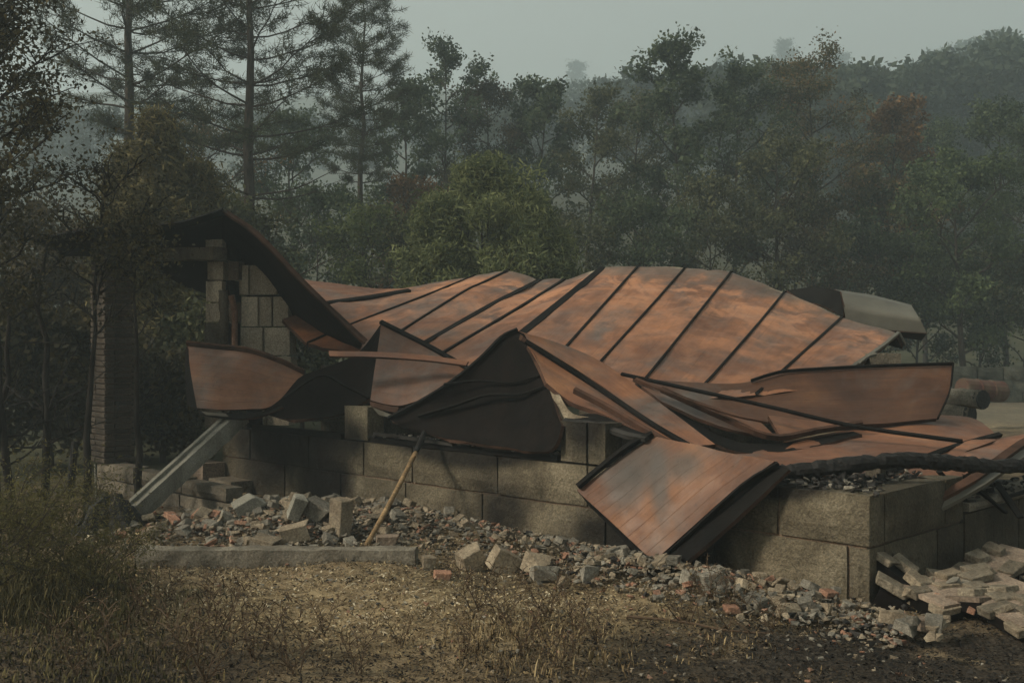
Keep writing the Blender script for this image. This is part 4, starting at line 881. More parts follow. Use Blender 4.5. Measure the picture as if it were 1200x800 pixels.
def blades(name, centers, per, h, spread, tint_lo, tint_hi, width=.006, mat=None):
    n = len(centers) * per; c_ = np.repeat(np.asarray(centers), per, 0); x = c_[:, 0] + rs.normal(0, spread, n); y = c_[:, 1] + rs.normal(0, spread, n); z = hgt(x, y)
    a = rs.uniform(0, 6.28, n); hh = h * rs.uniform(.35, 1.1, n) * c_[:, 2]; lean = rs.uniform(.15, .75, n) * hh; w = width * rs.uniform(.6, 1.3, n)
    p0 = np.stack([x, y, z], -1); dx = np.stack([np.cos(a), np.sin(a), 0 * a], -1); sx = np.stack([-np.sin(a), np.cos(a), 0 * a], -1)
    p1 = p0 + dx * (lean * .35)[:, None] + np.array((0, 0, 1)) * (hh * .6)[:, None]; p2 = p0 + dx * lean[:, None] + np.array((0, 0, 1)) * (hh * .95)[:, None]
    v = np.stack([p0 - sx * w[:, None], p0 + sx * w[:, None], p1 + sx * (w * .8)[:, None], p1 - sx * (w * .8)[:, None], p2], 1).reshape(-1, 3)
    b = np.arange(n) * 5; f4 = np.stack([b, b + 1, b + 2, b + 3], -1); f3 = np.stack([b + 3, b + 2, b + 4, b + 4], -1)
    faces = [tuple(q) for q in f4.tolist()] + [tuple(q[:3]) for q in f3.tolist()]
    t = rs.uniform(tint_lo, tint_hi, n)
    return tag(obj(name, mesh_np(name, v, faces, [mat or M_litter], tint=np.concatenate([t, t]))), kind='stuff')
cen = [(G(px, py).x, G(px, py).y, s_) for px, py, s_ in [(rs.uniform(540, 720), rs.uniform(730, 800), rs.uniform(.6, 1)) for _ in range(55)] + [(rs.uniform(150, 1000), rs.uniform(700, 800), rs.uniform(.2, .6)) for _ in range(70)]]
blades('dry_grass', cen, 18, .085, .09, .25, .8, .004)
k = NT('scrub_green'); at = k.n('ShaderNodeAttribute', attribute_name='tint').outputs['Fac']
M_scrub = k.done(k.ramp(at, [(0, (.022, .020, .010)), (.4, (.055, .050, .022)), (.7, (.105, .092, .038)), (1, (.19, .155, .075))]), .85, None, .15)
cen = [(G(px, py).x, G(px, py).y, s_) for px, py, s_ in [(rs.uniform(-60, 130), rs.uniform(655, 740), rs.uniform(.8, 1.4)) for _ in range(120)] + [(rs.uniform(-40, 230), rs.uniform(690, 800), rs.uniform(.3, .6)) for _ in range(60)]]
blades('scrub_grass', cen, 44, .11, .16, 0, 1, .0045, M_scrub)

# ------------------------------------------------------------------ plants
def leaf_mat(name, c1, c2, c3, trans=.35):
    k = NT(name); at = k.n('ShaderNodeAttribute', attribute_name='tint').outputs['Fac']
    c = k.ramp(at, [(0, c1), (.5, c2), (1, c3)])
    k.done(c, .7, None, .2)
    tr = k.n('ShaderNodeBsdfTranslucent'); k.l(c, tr.inputs[0]); mx_ = k.n('ShaderNodeMixShader'); mx_.inputs[0].default_value = trans
    k.l(k.b.outputs[0], mx_.inputs[1]); k.l(tr.outputs[0], mx_.inputs[2]); k.l(mx_.outputs[0], k.out.inputs[0]); return k.m
L_green = leaf_mat('leaf_green', (.024, .038, .022), (.056, .080, .042), (.11, .14, .068))
L_far = leaf_mat('leaf_far', (.022, .034, .022), (.045, .062, .038), (.075, .095, .052))
L_mid = leaf_mat('leaf_mid', (.028, .044, .022), (.066, .095, .042), (.115, .15, .062))
L_soft = leaf_mat('needles_soft', (.055, .072, .030), (.13, .155, .066), (.24, .265, .115), .4)
L_olive = leaf_mat('leaf_olive', (.034, .040, .022), (.078, .086, .042), (.145, .15, .072))
L_brown = leaf_mat('leaf_brown', (.055, .034, .018), (.13, .075, .034), (.24, .14, .058))
L_mix = leaf_mat('leaf_mixed', (.036, .044, .021), (.085, .082, .036), (.20, .125, .052))
L_pine = leaf_mat('needles', (.020, .028, .016), (.046, .056, .028), (.088, .092, .045), .2)
L_pineb = leaf_mat('needles_scorched', (.045, .040, .017), (.105, .094, .038), (.20, .165, .065), .25)
L_bright = leaf_mat('needles_bright', (.048, .066, .024), (.115, .145, .050), (.21, .24, .085), .3)
L_dark = leaf_mat('leaf_dark', (.022, .021, .013), (.050, .042, .021), (.10, .075, .034), .3)
L_neard = leaf_mat('leaf_near_dark', (.018, .018, .009), (.042, .038, .017), (.10, .082, .034), .3)
k = NT('bark'); oc = k.coord('Object')
M_bark = k.done(k.ramp(k.noise(k.mapping(oc, (6, 6, 1.2)), 3, 5, .7), [(.3, (.018, .015, .012)), (.7, (.075, .062, .050))]), .95, k.bump(k.voronoi(k.mapping(oc, (9, 9, 2)), 2), .8, .03), .1)
M_bark_b = mat_char('burnt_bark', (.008, .007, .006), (.030, .026, .022))
BARK_I = {}

def leaves_np(centers, rad, per, size, rng, aspect=.55, flat=.0, clump_t=None):
    n = len(centers) * per; c_ = np.repeat(centers, per, 0); r_ = np.repeat(rad, per)[:, None] if hasattr(rad, '__len__') else rad
    q = c_ + np.clip(rng.normal(0, .48, (n, 3)), -.95, .95) * r_ * np.array((1, 1, .8))
    d = rng.normal(0, 1, (n, 3)); d /= np.linalg.norm(d, axis=1, keepdims=True); e = np.cross(d, rng.normal(0, 1, (n, 3))); e /= np.linalg.norm(e, axis=1, keepdims=True) + 1e-9
    l = size * rng.uniform(.6, 1.3, n)[:, None]
    v = np.stack([q - d * l / 2, q + e * l * aspect / 2, q + d * l / 2, q - e * l * aspect / 2], 1).reshape(-1, 3)
    ct = rng.uniform(-.4, .4, len(centers)) if clump_t is None else clump_t
    t = np.clip(.45 + np.repeat(ct, per) + rng.normal(0, .16, n), 0, 1)
    return v, np.arange(4 * n).reshape(n, 4), t
def needles_np(centers, dirs, per, length, width, rng, spread=.8):
    n = len(centers) * per; c_ = np.repeat(centers, per, 0); d = np.repeat(dirs, per, 0) + rng.normal(0, spread, (n, 3)); d /= np.linalg.norm(d, axis=1, keepdims=True)
    e = np.cross(d, rng.normal(0, 1, (n, 3))); e /= np.linalg.norm(e, axis=1, keepdims=True) + 1e-9
    l = length * rng.uniform(.7, 1.2, n)[:, None]; w = width
    c_ = c_ + rng.normal(0, length * .30, (n, 3))
    v = np.stack([c_ - e * w / 2, c_ + e * w / 2, c_ + d * l], 1).reshape(-1, 3)
    t = np.clip(.45 + np.repeat(rng.uniform(-.3, .3, len(centers)), per) + rng.normal(0, .12, n), 0, 1)
    return v, np.arange(3 * n).reshape(n, 3), t

def broadleaf_meshes(seed, Ht, Rc, base_f=.25, n_limb=16, per=26, leaf=.15, lm=None, bark=None, tr=.09, lean=0, clump_r=.42, profile=None, sub=5, aspect=.6, twig=.0, thin=1.0):
    rng = np.random.RandomState(seed); rnd = random.Random(seed); mb = MB()
    tp = [Vector((0, 0, -.3))]; dirv = Vector((lean, 0, 1)); x = Vector((0, 0, 0))
    nseg = 9
    for i in range(nseg):
        x = x + Vector((lean * Ht / nseg * .5 + rnd.uniform(-1, 1) * .03 * Ht / 3, rnd.uniform(-1, 1) * .03 * Ht / 3, Ht * .95 / nseg)); tp.append(x.copy())
    mb.tube(tp, [tr * (1 - .9 * i / nseg) for i in range(nseg + 1)], 7)
    cen = []; profile = profile or (lambda f: math.sin(min(1, max(0, (f - base_f) / (1 - base_f))) * math.pi * .86 + .35) ** .8)
    def at(f):
        g = f * nseg; i = min(int(g), nseg - 1); return tp[i + 1 if i + 1 <= nseg else nseg].lerp(tp[min(i + 2, nseg)], g - i) if i >= 0 else tp[0]
    for i in range(n_limb):
        f = base_f + (.97 - base_f) * ((i + .5) / n_limb) ** .85; a = i * 2.4 + rnd.uniform(-.4, .4); L = Rc * max(.12, profile(f)) * rnd.uniform(.65, 1.15); rise = rnd.uniform(.35, 1.0)
        p0 = at(f * .95); d = Vector((math.cos(a), math.sin(a), rise)).normalized()
        pts = [p0]; q = p0
        for s_ in range(4):
            q = q + (d + Vector((rnd.uniform(-.3, .3), rnd.uniform(-.3, .3), rnd.uniform(-.12, .25)))).normalized() * L / 4; pts.append(q)
        mb.tube(pts, [tr * .38 * (1 - f * .6) * (1 - .8 * s_ / 4) + .006 * thin for s_ in range(5)], 5)
        for s_ in range(sub):
            j = rnd.uniform(.35, 1.0) * 4; b0 = pts[int(min(j, 3.99))].lerp(pts[int(min(j, 3.99)) + 1], j - int(min(j, 3.99)))
            dd = (d + Vector((rnd.uniform(-1, 1), rnd.uniform(-1, 1), rnd.uniform(-.4, .8)))).normalized(); b1 = b0 + dd * L * rnd.uniform(.25, .5)
            mb.tube([b0, b0.lerp(b1, .5) + Vector((rnd.uniform(-.04, .04), 0, .03)), b1], [(.012 + tr * .06) * thin, (.009 + tr * .03) * thin, .006 * thin], 4, False)
            cen += [b1, b0.lerp(b1, .6)]
            if twig and rnd.random() < twig: cen.append(b1 + Vector((rnd.uniform(-.3, .3), rnd.uniform(-.3, .3), rnd.uniform(-.1, .35))))
        cen.append(pts[-1])
    cen.append(tp[-1]); cen.append(tp[-1] - Vector((0, 0, .25)))
    cen = np.array([tuple(c_) for c_ in cen])
    v, f, t = leaves_np(cen, clump_r * rng.uniform(.6, 1.3, len(cen)), per, leaf, rng, aspect)
    return mb.mesh('trunk', [bark or M_bark], True), mesh_np('crown', v, f, [lm or L_green], tint=t)

def pine_meshes(seed, Ht, Rc, base_f=.4, whorls=16, lm=None, tr=.16, per=11, nl=.22, nw=.022, dead=5, droop=0.0, tuft_step=.33, upturn=.25, profile=None, bark=None, spread=.75, per_whorl=5):
    rng = np.random.RandomState(seed); rnd = random.Random(seed); mb = MB(); nseg = 12
    tp = [Vector((rnd.uniform(-1, 1) * .012 * i, rnd.uniform(-1, 1) * .012 * i, -.3 + (Ht + .3) * i / nseg)) for i in range(nseg + 1)]
    mb.tube(tp, [tr * (1 - .93 * (i / nseg) ** 1.2) for i in range(nseg + 1)], 9)
    cs_, ds_ = [], []; profile = profile or (lambda g: (1 - g) ** .55 * (.55 + .45 * min(1, g * 4)))
    def at(f):
        g = f * nseg; i = min(int(g), nseg - 1); return tp[i].lerp(tp[i + 1], g - i)
    for w_ in range(whorls + dead):
        isdead = w_ < dead
        f = (base_f - .22 + .22 * w_ / max(1, dead)) if isdead else base_f + (.985 - base_f) * (w_ - dead + .3) / whorls
        g = max(0, (f - base_f) / (1 - base_f)); nb = rnd.randint(2, 4) if isdead else per_whorl + rnd.randint(-1, 1); a0 = rnd.uniform(0, 6.28)
        for b in range(nb):
            a = a0 + b * 6.28 / nb + rnd.uniform(-.35, .35); L = Rc * (profile(g) if not isdead else .75) * rnd.uniform(.7, 1.12)
            p = at(f) + Vector((0, 0, rnd.uniform(-.12, .12))); d = Vector((math.cos(a), math.sin(a), rnd.uniform(-.05, .25) + .35 * g - droop)); pts = [p]; ns = 6
            for s_ in range(ns):
                d2 = d + Vector((rnd.uniform(-.16, .16), rnd.uniform(-.16, .16), rnd.uniform(-.1, .1) + upturn * s_ / ns)); p = p + d2.normalized() * L / ns; pts.append(p)
            r0 = tr * .17 * (1 - .6 * g); mb.tube(pts, [max(.006, r0 * (1 - .85 * s_ / ns)) for s_ in range(ns + 1)], 5, False)
            ntw = int(L * (2.2 if isdead else 3.6)) + 2
            for s_ in range(ntw):
                j = rnd.uniform(.25 if not isdead else .3, 1.0) * ns; i = min(int(j), ns - 1); q0 = pts[i].lerp(pts[i + 1], j - i); sd = Vector((-d.y, d.x, 0)) * rnd.choice((-1, 1))
                td = (d.normalized() * .7 + sd * rnd.uniform(.3, 1.0) + Vector((0, 0, rnd.uniform(-.15, .5)))).normalized(); tl = L * rnd.uniform(.12, .3) + .1; q1 = q0 + td * tl
                mb.tube([q0, q1], [.009 if not isdead else .006, .005], 4, False)
                if not isdead or rnd.random() < .12:
                    k_ = max(1, int(tl / tuft_step)) + 1
                    for t_ in range(k_): cs_.append(q0.lerp(q1, (t_ + 1) / k_)); ds_.append(td + Vector((0, 0, .25)))
            if not isdead:
                cs_.append(pts[-1]); ds_.append(d.normalized())
                cs_.append(pts[-2]); ds_.append(d.normalized())
    for t_ in range(5): cs_.append(at(.96 + .01 * t_)); ds_.append(Vector((0, 0, 1)))
    v, f, t = needles_np(np.array([tuple(c_) for c_ in cs_]), np.array([tuple(c_) for c_ in ds_]), per, nl, nw, rng, spread)
    return mb.mesh('trunk', [bark or M_bark], True), mesh_np('crown', v, f, [lm or L_pine], tint=t)

def plant(name, meshes, x, y, label, cat, group=None, s=1.0, rz=0.0, z=None, sz=None):
    e = empty(name, (x, y, H(x, y) if z is None else z), label, cat, group); e.rotation_euler = (0, 0, rz); e.scale = (s, s, sz or s)
    for nm, me in zip(('trunk', 'crown'), meshes):
        o = bpy.data.objects.new(nm, me); COL.objects.link(o); o.parent = e
    return e
def X(px, d): return (px - 600) / F * d
def top_h(py, d, x=0.0): return CZ - (py - 400) / F * d - H(x, d)
# tall pines on the left
for i, (px, d, ty, rc, bf, tr, lb_) in enumerate(((153, 23, -190, 3.0, .50, .18, 'tall pine with thick bare trunk, leftmost of the three tall pines'),
                                                   (290, 22, -170, 3.1, .47, .165, 'tall pine rising behind the charred porch roof, middle of the three tall pines'),
                                                   (424, 30, -20, 1.75, .52, .13, 'slender pine with narrow crown, rightmost of the three tall pines'))):
    x = X(px, d); h_ = top_h(ty, d, x)
    plant('pine_tree', pine_meshes(200 + i, h_, rc * 1.1, bf, 12 if i < 2 else 15, L_pine, tr, 30, .17, .017, 4, .0, .34, .5, (lambda g: (1 - g) ** .4 * (.5 + .5 * min(1, g * 5))) if i < 2 else (lambda g: (1 - g) ** .35 * (.45 + .55 * min(1, g * 2.2))), spread=1.4, per_whorl=4), x, d, lb_, 'tree', 'tall pines on the left', rz=i * 1.3)
# mid broadleaf trees  (px, d, top py, radius, material, base, label, leafcount)
BL = [
 (345, 33, 135, 2.0, L_green, .2, 'hazy leafy tree between the middle and slender pines', 24),
 (238, 31, 150, 2.2, L_mix, .15, 'thin yellowish leafy tree between the two thick pine trunks', 20),
 (470, 36, 96, 1.5, L_green, .25, 'airy tree just right of the slender pine, two small tops', 16),
 (522, 36, 58, 2.0, L_green, .22, 'tallest dark oak right of the slender pine', 28),
 (578, 37, 98, 1.7, L_dark, .2, 'dark oak sloping down on the right of the tallest oak', 28),
 (632, 36, 95, 1.7, L_green, .25, 'round dark oak in the middle of the tree line', 26),
 (694, 34, 100, 1.5, L_olive, .25, 'slim olive tree with visible trunk above the roof crest', 20),
 (745, 36, 112, 1.6, L_olive, .2, 'olive tree behind the slim one, left of the spiky oak', 22),
 (797, 33, 44, 1.8, L_green, .2, 'tall oak with spiky upright top right of centre', 24),
 (868, 34, 76, 2.1, L_green, .18, 'broad dark oak left of the brown topped oak', 30),
 (955, 35, 64, 2.3, L_mix, .22, 'oak with rusty brown leaves at its top', 26),
 (1028, 36, 118, 1.5, L_brown, .3, 'oak bough with orange brown leaves leaning right', 20),
 (905, 30, 165, 2.1, L_olive, .15, 'olive leafy tree in front of the broad dark oak', 22),
 (1085, 42, 150, 2.4, L_green, .15, 'dark tree with pointed top below the right hillside', 24),
 (1180, 38, 130, 2.6, L_green, .12, 'dark green tree at the right edge below the hillside', 26),
 (1130, 31, 198, 2.3, L_mid, .1, 'bright green bushy tree on the right above the far wall', 34),
 (1240, 33, 150, 2.6, L_green, .12, 'dark tree just past the right edge of the view', 26),
 (1030, 34, 215, 2.2, L_mix, .1, 'reddish green tree under the orange brown bough', 24),
]
for i, (px, d, ty, rc, lm, bf, lb_, per) in enumerate(BL):
    x = X(px, d); h_ = top_h(ty, d, x)
    plant('oak_tree' if 'oak' in lb_ else 'leafy_tree', broadleaf_meshes(300 + i, h_, rc * (1.05 if i % 2 else .95), bf * .6, (17, 20, 23)[i % 3], int(per * (1.9, 2.6, 1.4)[i % 3]), (.115, .095, .145)[i % 3], lm, tr=.11, lean=(.12 if px == 1028 else .0), clump_r=(.36, .42, .34)[i % 3], sub=5, twig=.4), x, d, lb_, 'tree', 'trees of the wood behind the ruin', rz=0)
# understorey bushes
BU = [
 (500, 24, 262, 1.6, L_olive, 'yellowish bush behind the left end of the long roof'),
 (430, 26, 252, 1.5, L_bright, 'bright green bush at the foot of the slender pine'),
 (470, 30, 215, 1.4, L_brown, 'reddish bush right of the slender pine trunk'),
 (365, 28, 225, 1.8, L_green, 'grey green bush left of the slender pine trunk'),
 (660, 29, 262, 1.5, L_olive, 'thin olive bush right of the big soft pine bush'),
 (755, 29, 240, 1.7, L_green, 'leafy bush above the roof crest under the olive trees'),
 (835, 30, 225, 1.8, L_olive, 'dusty bush under the tall spiky oak'),
 (930, 31, 240, 2.0, L_dark, 'dark brown bush under the brown topped oak'),
 (1000, 32, 275, 2.0, L_green, 'dark bush behind the grey bent panel'),
 (1075, 32, 290, 2.0, L_green, 'dark bush left of the bright green tree, above the far wall'),
 (1150, 32.5, 330, 1.9, L_green, 'low dark green bush above the far stone wall'),
 (1200, 32, 300, 2.1, L_olive, 'olive bush above the far wall at the right edge'),
 (270, 20, 235, 1.2, L_olive, 'bush showing just above the charred porch roof peak'),
 (195, 19, 330, 1.3, L_dark, 'dark grey bush seen through the porch opening'),
 (150, 20, 300, 1.5, L_dark, 'dark bush behind the brick pillar'),
 (75, 19, 330, 1.6, L_dark, 'dim bush far left behind the black post'),
 (355, 19, 372, .9, L_olive, 'leafy bush under the sloping end of the porch roof'),
 (20, 21, 260, 1.9, L_dark, 'dark thicket bush at the left edge of the view'),
 (60, 14.5, 395, .9, L_neard, 'dark undergrowth bush between the bare black trunks'),
 (105, 15.5, 425, .8, L_neard, 'low dark undergrowth behind the foot of the brick pillar'),
 (-20, 14, 380, 1.0, L_neard, 'dark undergrowth at the left edge behind the leaning trunk'),
 (190, 15.5, 440, .7, L_neard, 'low charred undergrowth right of the brick pillar'),
 (225, 17, 385, .9, L_olive, 'low ashen bush beside the block pillar'),
]
for i, (px, d, ty, rc, lm, lb_) in enumerate(BU):
    x = X(px, d); h_ = top_h(ty, d, x)
    plant('bush', broadleaf_meshes(400 + i, h_, rc, .05, 18, 40, .105, lm, tr=.05, clump_r=.38, sub=5), x, d, lb_, 'bush', 'bushes behind the ruin')
# soft young pines
YP = [
 (562, 20, 192, 1.85, L_soft, 'big soft green young pine behind the roof crest', 18, .20, 8),
 (512, 19.5, 232, 1.1, L_soft, 'lower olive young pine left of the big soft one', 14, .20, 8),
 (622, 19.6, 228, 1.15, L_soft, 'pale green young pine right of the big soft one', 13, .20, 8),
 (185, 17, 128, .8, L_pineb, 'scorched yellow young pine with fluffy pointed top', 13, .24, 8),
 (150, 17.5, 175, 1.0, L_pineb, 'scorched yellow young pine left of the fluffy pointed one', 12, .24, 8),
 (225, 17.5, 190, 1.0, L_pineb, 'scorched young pine right of the fluffy pointed one', 12, .24, 8),
]
for i, (px, d, ty, rc, lm, lb_, wh, nl, per) in enumerate(YP):
    x = X(px, d); h_ = top_h(ty, d, x)
    plant('young_pine', broadleaf_meshes(500 + i, h_, rc, .08, 26, 70, .13 if px > 300 else .13, lm, tr=.05, clump_r=.30, sub=6, aspect=.22, profile=(lambda g: max(.1, 1 - g ** 2.2)) if px > 300 else (lambda g: max(.08, (1 - g) ** .8))), x, d, lb_, 'tree', 'young pines')
# far hillside
far_b = [broadleaf_meshes(600 + i, 9.5, 2.6, .15, 15, 11, .42, L_green, tr=.14, clump_r=.7, sub=4) for i in range(3)]
far_p = [broadleaf_meshes(620 + i, 13, 3.0, .40, 16, 22, .42, L_pine, tr=.16, clump_r=.85, sub=3, profile=lambda g: max(.42, (1 - g) ** .35 * min(1, .4 + g * 1.6))) for i in range(3)]
rf = random.Random(21)
def far_tree(px, d, ty, pine, lb_, grp=None):
    x = X(px, d); z = H(x, d); base_h = 13 if pine else 9.5; hh = CZ - (ty - 400) / F * d
    s = 1.45 * (1 if pine else 1.15)
    plant('pine_tree' if pine else 'leafy_tree', (far_p if pine else far_b)[rf.randrange(3)], x, d, lb_, 'tree', grp, s=s, rz=rf.uniform(0, 6), z=min(hh - s * base_h, z))
SKY = [(672, 300, 74, 1, 'faint pine rising highest on the far ridge left of centre'), (722, 305, 95, 1, 'faint pine at the ridge gap left of the spiky oak'), (748, 295, 88, 0, 'faint round tree on the ridge just left of the spiky oak'),
       (846, 290, 68, 1, 'faint ridge tree between the spiky oak and the broad oak'), (918, 285, 42, 1, 'hazy pine showing over the broad dark oak'), (985, 288, 66, 1, 'hazy pine showing right of the brown topped oak'),
       (1030, 230, 84, 1, 'small hazy pine alone in the dip of the skyline'), (1075, 203, 78, 0, 'hazy tree at the foot of the right skyline rise'), (1100, 201, 62, 0, 'hazy round tree on the right skyline rise'),
       (1128, 199, 52, 0, 'hazy tree on the middle of the right skyline'), (1165, 197, 43, 1, 'hazy pointed pine highest on the right skyline'), (1192, 195, 53, 0, 'hazy tree at the right end of the skyline'),
       (335, 300, 118, 1, 'pale pine on the far hill seen between the pine trunks'), (372, 298, 108, 1, 'pale pine on the far hill just left of the slender pine'), (130, 295, 120, 0, 'pale tree on the far hill left of the thick pine trunk'), (215, 300, 138, 0, 'pale tree on the far hill between the thick pine trunks'),
       (455, 300, 135, 1, 'pale pine on the far hill just right of the slender pine'), (800, 300, 92, 0, 'faint tree on the ridge behind the spiky oak'), (1230, 195, 50, 0, 'hazy tree past the right end of the skyline')]
for px, d, ty, pn, lb_ in SKY: far_tree(px, d, ty, pn, lb_, 'trees on the hazy skyline')
# the rest of the far wood, one mass
def base_np(me):
    v = np.zeros(len(me.vertices) * 3, np.float32); me.vertices.foreach_get('co', v); n = len(me.polygons); lv = np.zeros(len(me.loops), np.int32); me.loops.foreach_get('vertex_index', lv)
    return v.reshape(-1, 3), lv.reshape(n, -1), len(me.polygons)
fbb = [base_np(m[1]) for m in far_b]; rs = np.random.RandomState(77); VV, FF, TT = [], [], []; off_ = 0; cnt = 0
while cnt < 680:
    d = rs.uniform(75, 310) if cnt < 420 else rs.uniform(65, 200); px = rs.uniform(-400, 1600) if cnt < 420 else rs.uniform(800, 1600); x = X(px, d)
    z = H(x, d); sc = rs.uniform(1.0, 1.9); v, f, n = fbb[rs.randint(3)]
    limit = np.interp(px, [-500, 0, 130, 340, 480, 560, 680, 850, 1000, 1060, 1130, 1200, 1700], [110, 125, 135, 135, 145, 140, 104, 90, 92, 98, 68, 58, 50])
    topz = CZ - (limit - 400) / F * d
    if z + 9.5 * sc > topz: sc = (topz - z) / 9.5
    if sc < .35: cnt += 1; continue
    a = rs.uniform(0, 6.28); ca, sa = math.cos(a), math.sin(a); w = v * sc; w = np.stack([w[:, 0] * ca - w[:, 1] * sa, w[:, 0] * sa + w[:, 1] * ca, w[:, 2]], -1) + np.array((x, d, z))
    VV.append(w); FF.append(f + off_); off_ += len(v); TT.append(np.clip(rs.normal(.45, .2) + rs.normal(0, .12, n), 0, 1)); cnt += 1
ff = obj('far_forest', mesh_np('far_forest', np.vstack(VV), np.vstack(FF), [L_far], tint=np.concatenate(TT))); tag(ff, kind='stuff')

# near trees at the left edge
NT_ = [(0, 10.6, 22, .95, L_neard, .30, 'near dark leafy tree filling the upper left corner', 26, .048, 24), (-45, 10.2, -20, 1.3, L_neard, .25, 'near dark tree at the very left edge of the view', 24, .048, 24),
       (100, 10.9, 195, .75, L_neard, .42, 'thin scorched tree with small leaves in front of the porch roof', 7, .042, 16), (165, 10.7, 262, .42, L_neard, .7, 'scorched sapling with few leaves before the porch opening', 12, .045, 10)]
for i, (px, d, ty, rc, lm, bf, lb_, per, lf, nl) in enumerate(NT_):
    x = X(px, d); h_ = top_h(ty, d, x)
    plant('leafy_tree', broadleaf_meshes(700 + i, h_, rc, bf, nl, per, lf, lm, M_bark_b, tr=.042, thin=.6, clump_r=.24, sub=6, twig=.5), x, d, lb_, 'tree', 'scorched trees at the left edge')
for i, (px, d, ty, lb_, rc) in enumerate(((50, 11.4, 270, 'thin black bare trunk left of the black post', .8), (8, 11.0, 330, 'leaning bare black trunk at the left edge', .7), (155, 13.5, 340, 'thin bare black trunk behind the brick pillar', .5))):
    x = X(px, d); h_ = top_h(ty, d, x)
    rnd = random.Random(i + 5); mb = MB(); tp = [Vector((rnd.uniform(-.06, .06), 0, -.1 + h_ * j / 8)) for j in range(9)]; mb.tube(tp, [.05 - .035 * j / 8 for j in range(9)], 7, True, .06, rnd)
    e = empty('burnt_tree', (x, d, H(x, d)), lb_, 'tree', 'bare burnt trunks at the left'); o = bpy.data.objects.new('trunk', mb.mesh('trunk', [M_bark_b], True)); COL.objects.link(o); o.parent = e
    mb = MB()
    for b in range(13):
        f = rnd.uniform(.3, 1); p0 = tp[int(f * 8)]; a = rnd.uniform(0, 6.28); pts = [p0]; dv = Vector((math.cos(a), math.sin(a) * .6, rnd.uniform(.1, .9)))
        for s_ in range(5): pts.append(pts[-1] + (dv + Vector((rnd.uniform(-.4, .4), rnd.uniform(-.4, .4), rnd.uniform(-.3, .3)))).normalized() * rc * .25)
        mb.tube(pts, [.013 - .002 * s_ for s_ in range(6)], 5, False)
        for t_ in range(3): q = pts[2 + t_]; mb.tube([q, q + Vector((rnd.uniform(-.2, .2), rnd.uniform(-.2, .2), rnd.uniform(-.05, .25)))], [.006, .003], 4, False)
    o = bpy.data.objects.new('branches', mb.mesh('branches', [M_bark_b])); COL.objects.link(o); o.parent = e

# dry weeds standing in the foreground
def weed_mesh(seed, h):
    rnd = random.Random(seed); mb = MB(); cen = []
    for s_ in range(5):
        a = rnd.uniform(0, 6.28); pts = [Vector((rnd.uniform(-.02, .02), rnd.uniform(-.02, .02), -.01))]; dv = Vector((math.cos(a) * .55, math.sin(a) * .55, 1))
        for j in range(6): pts.append(pts[-1] + (dv + Vector((rnd.uniform(-.3, .3), rnd.uniform(-.3, .3), 0))).normalized() * h / 6)
        mb.tube(pts, [.0030 - .00035 * j for j in range(7)], 4, False)
        for j in range(1, 7):
            for t_ in range(2):
                q = pts[j] + (Vector((rnd.uniform(-1, 1), rnd.uniform(-1, 1), rnd.uniform(.1, .9)))).normalized() * h * rnd.uniform(.12, .3); mb.tube([pts[j], pts[j].lerp(q, .5) + Vector((0, 0, .008)), q], [.0025, .002, .0014], 3, False); cen.append(q); cen.append(pts[j].lerp(q, .6))
    rng = np.random.RandomState(seed); v, f, t = leaves_np(np.array([tuple(c_) for c_ in cen]), .02, 2, .013, rng, .5)
    return mb.mesh('stems', [M_weed]), mesh_np('dry_leaves', v, f, [M_litter], tint=np.clip(t * .7, 0, 1))
k = NT('weed_stem'); M_weed = k.done((.075, .050, .030), .9)
wm = [weed_mesh(800 + i, .3) for i in range(4)]
WD = [(560, 722, 1.2), (592, 738, 1.0), (640, 730, 1.15), (676, 742, 1.0), (610, 775, 1.1), (700, 760, .9), (545, 770, .9), (655, 790, 1.1), (250, 745, 1.3), (215, 770, 1.4), (180, 730, 1.2), (300, 768, 1.2), (345, 790, 1.3), (130, 765, 1.3), (420, 785, 1.0), (90, 790, 1.2), (835, 715, 1.0), (862, 724, .9), (800, 735, .8), (1000, 728, .7), (240, 800, 1.4), (905, 745, .7), (470, 750, .7), (380, 735, .8)]
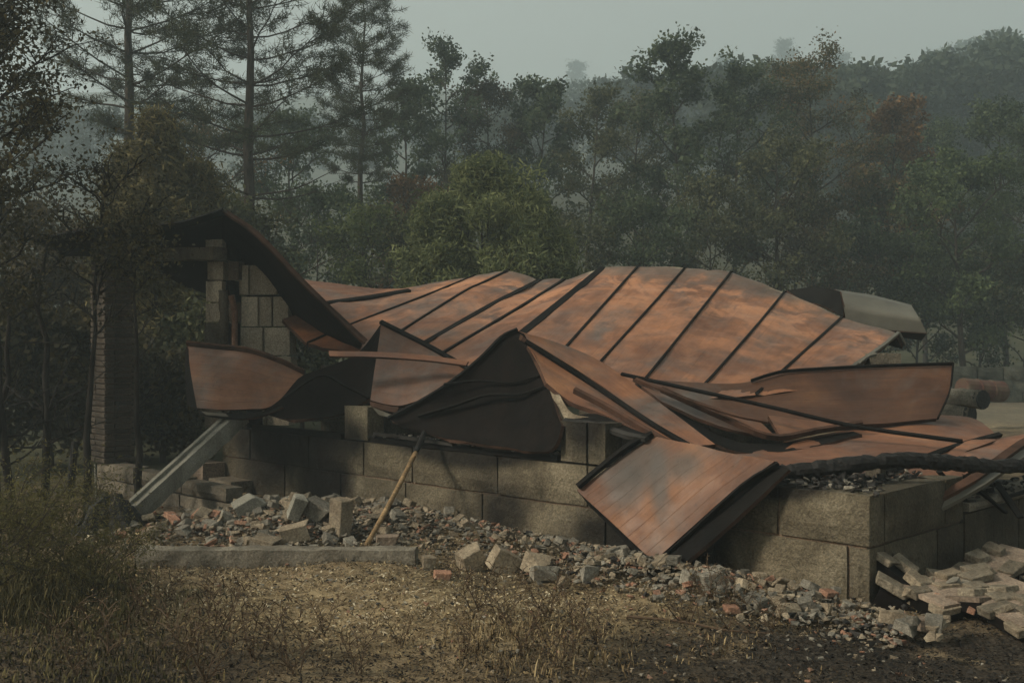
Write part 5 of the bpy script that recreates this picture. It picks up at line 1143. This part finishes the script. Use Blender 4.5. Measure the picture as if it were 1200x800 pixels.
for i, (px, py, s_) in enumerate(WD):
    g_ = G(px, py); e = empty('dry_weed', (g_.x, g_.y, H(g_.x, g_.y)), ('bare brown dry weed standing in the tangle at front centre' if 530 < px < 720 else 'bare brown dry weed at the front left' if px < 500 else 'small dry weed before the granite wall'), 'weed', ('dry weeds at front centre' if 530 < px < 720 else 'dry weeds at the front left' if px < 500 else 'dry weeds before the granite wall'))
    e.rotation_euler = (0, 0, i * 1.9); e.scale = (s_, s_, s_)
    for nm, me in zip(('stems', 'dry_leaves'), wm[i % 4]):
        o = bpy.data.objects.new(nm, me); COL.objects.link(o); o.parent = e
# long thin branch lying on the ground
mb = MB(); rnd = random.Random(3); pts = cr_resample([tuple(G(px, py, .04)) for px, py in ((735, 722), (800, 728), (850, 738), (905, 742))], 14); mb.tube(pts, [.010 - .0004 * i for i in range(14)], 5)
for i in range(9):
    q = Vector(pts[rnd.randrange(2, 13)]); mb.tube([q, q + Vector((rnd.uniform(-.2, .2), rnd.uniform(-.1, .1), rnd.uniform(.02, .15)))], [.005, .002], 4, False)
o = obj('fallen_branch', mb.mesh('fallen_branch', [M_weed])); tag(o, 'thin bare branch lying on the ground at front right of centre', 'branch')
# leafy scrub at left front
e = broadleaf_meshes(900, .40, .72, .02, 20, 34, .030, leaf_mat('scrub_leaf', (.032, .030, .013), (.085, .080, .030), (.17, .15, .06)), tr=.007, clump_r=.15, sub=6, aspect=.22, thin=.25)
for i, (px, py, s_, lb_) in enumerate(((40, 690, 1.0, 'olive scrub bush at the left edge in front of the burnt stump'), (110, 712, .75, 'lower brown olive scrub right of the edge scrub'), (-30, 730, 1.1, 'scrub bush cut off by the left edge'))):
    g_ = G(px, py); plant('scrub_bush', e, g_.x, g_.y, lb_, 'bush', 'scrub at the left front', s=s_, rz=i * 2.0)

# ------------------------------------------------------------------ smoke haze
k = NT('haze_air'); k.t.nodes.remove(k.b); pv = k.n('ShaderNodeVolumePrincipled'); pv.inputs['Color'].default_value = (.70, .84, .91, 1); pv.inputs['Density'].default_value = .0036; pv.inputs['Anisotropy'].default_value = .3
k.l(pv.outputs[0], k.out.inputs['Volume'])
mb = MB(); mb.box(Vector((0, 254, 53)), Vector((900, 0, 0)), Vector((0, 560, 0)), Vector((0, 0, 112))); hz = obj('haze', mb.mesh('haze', [k.m])); tag(hz, kind='stuff')
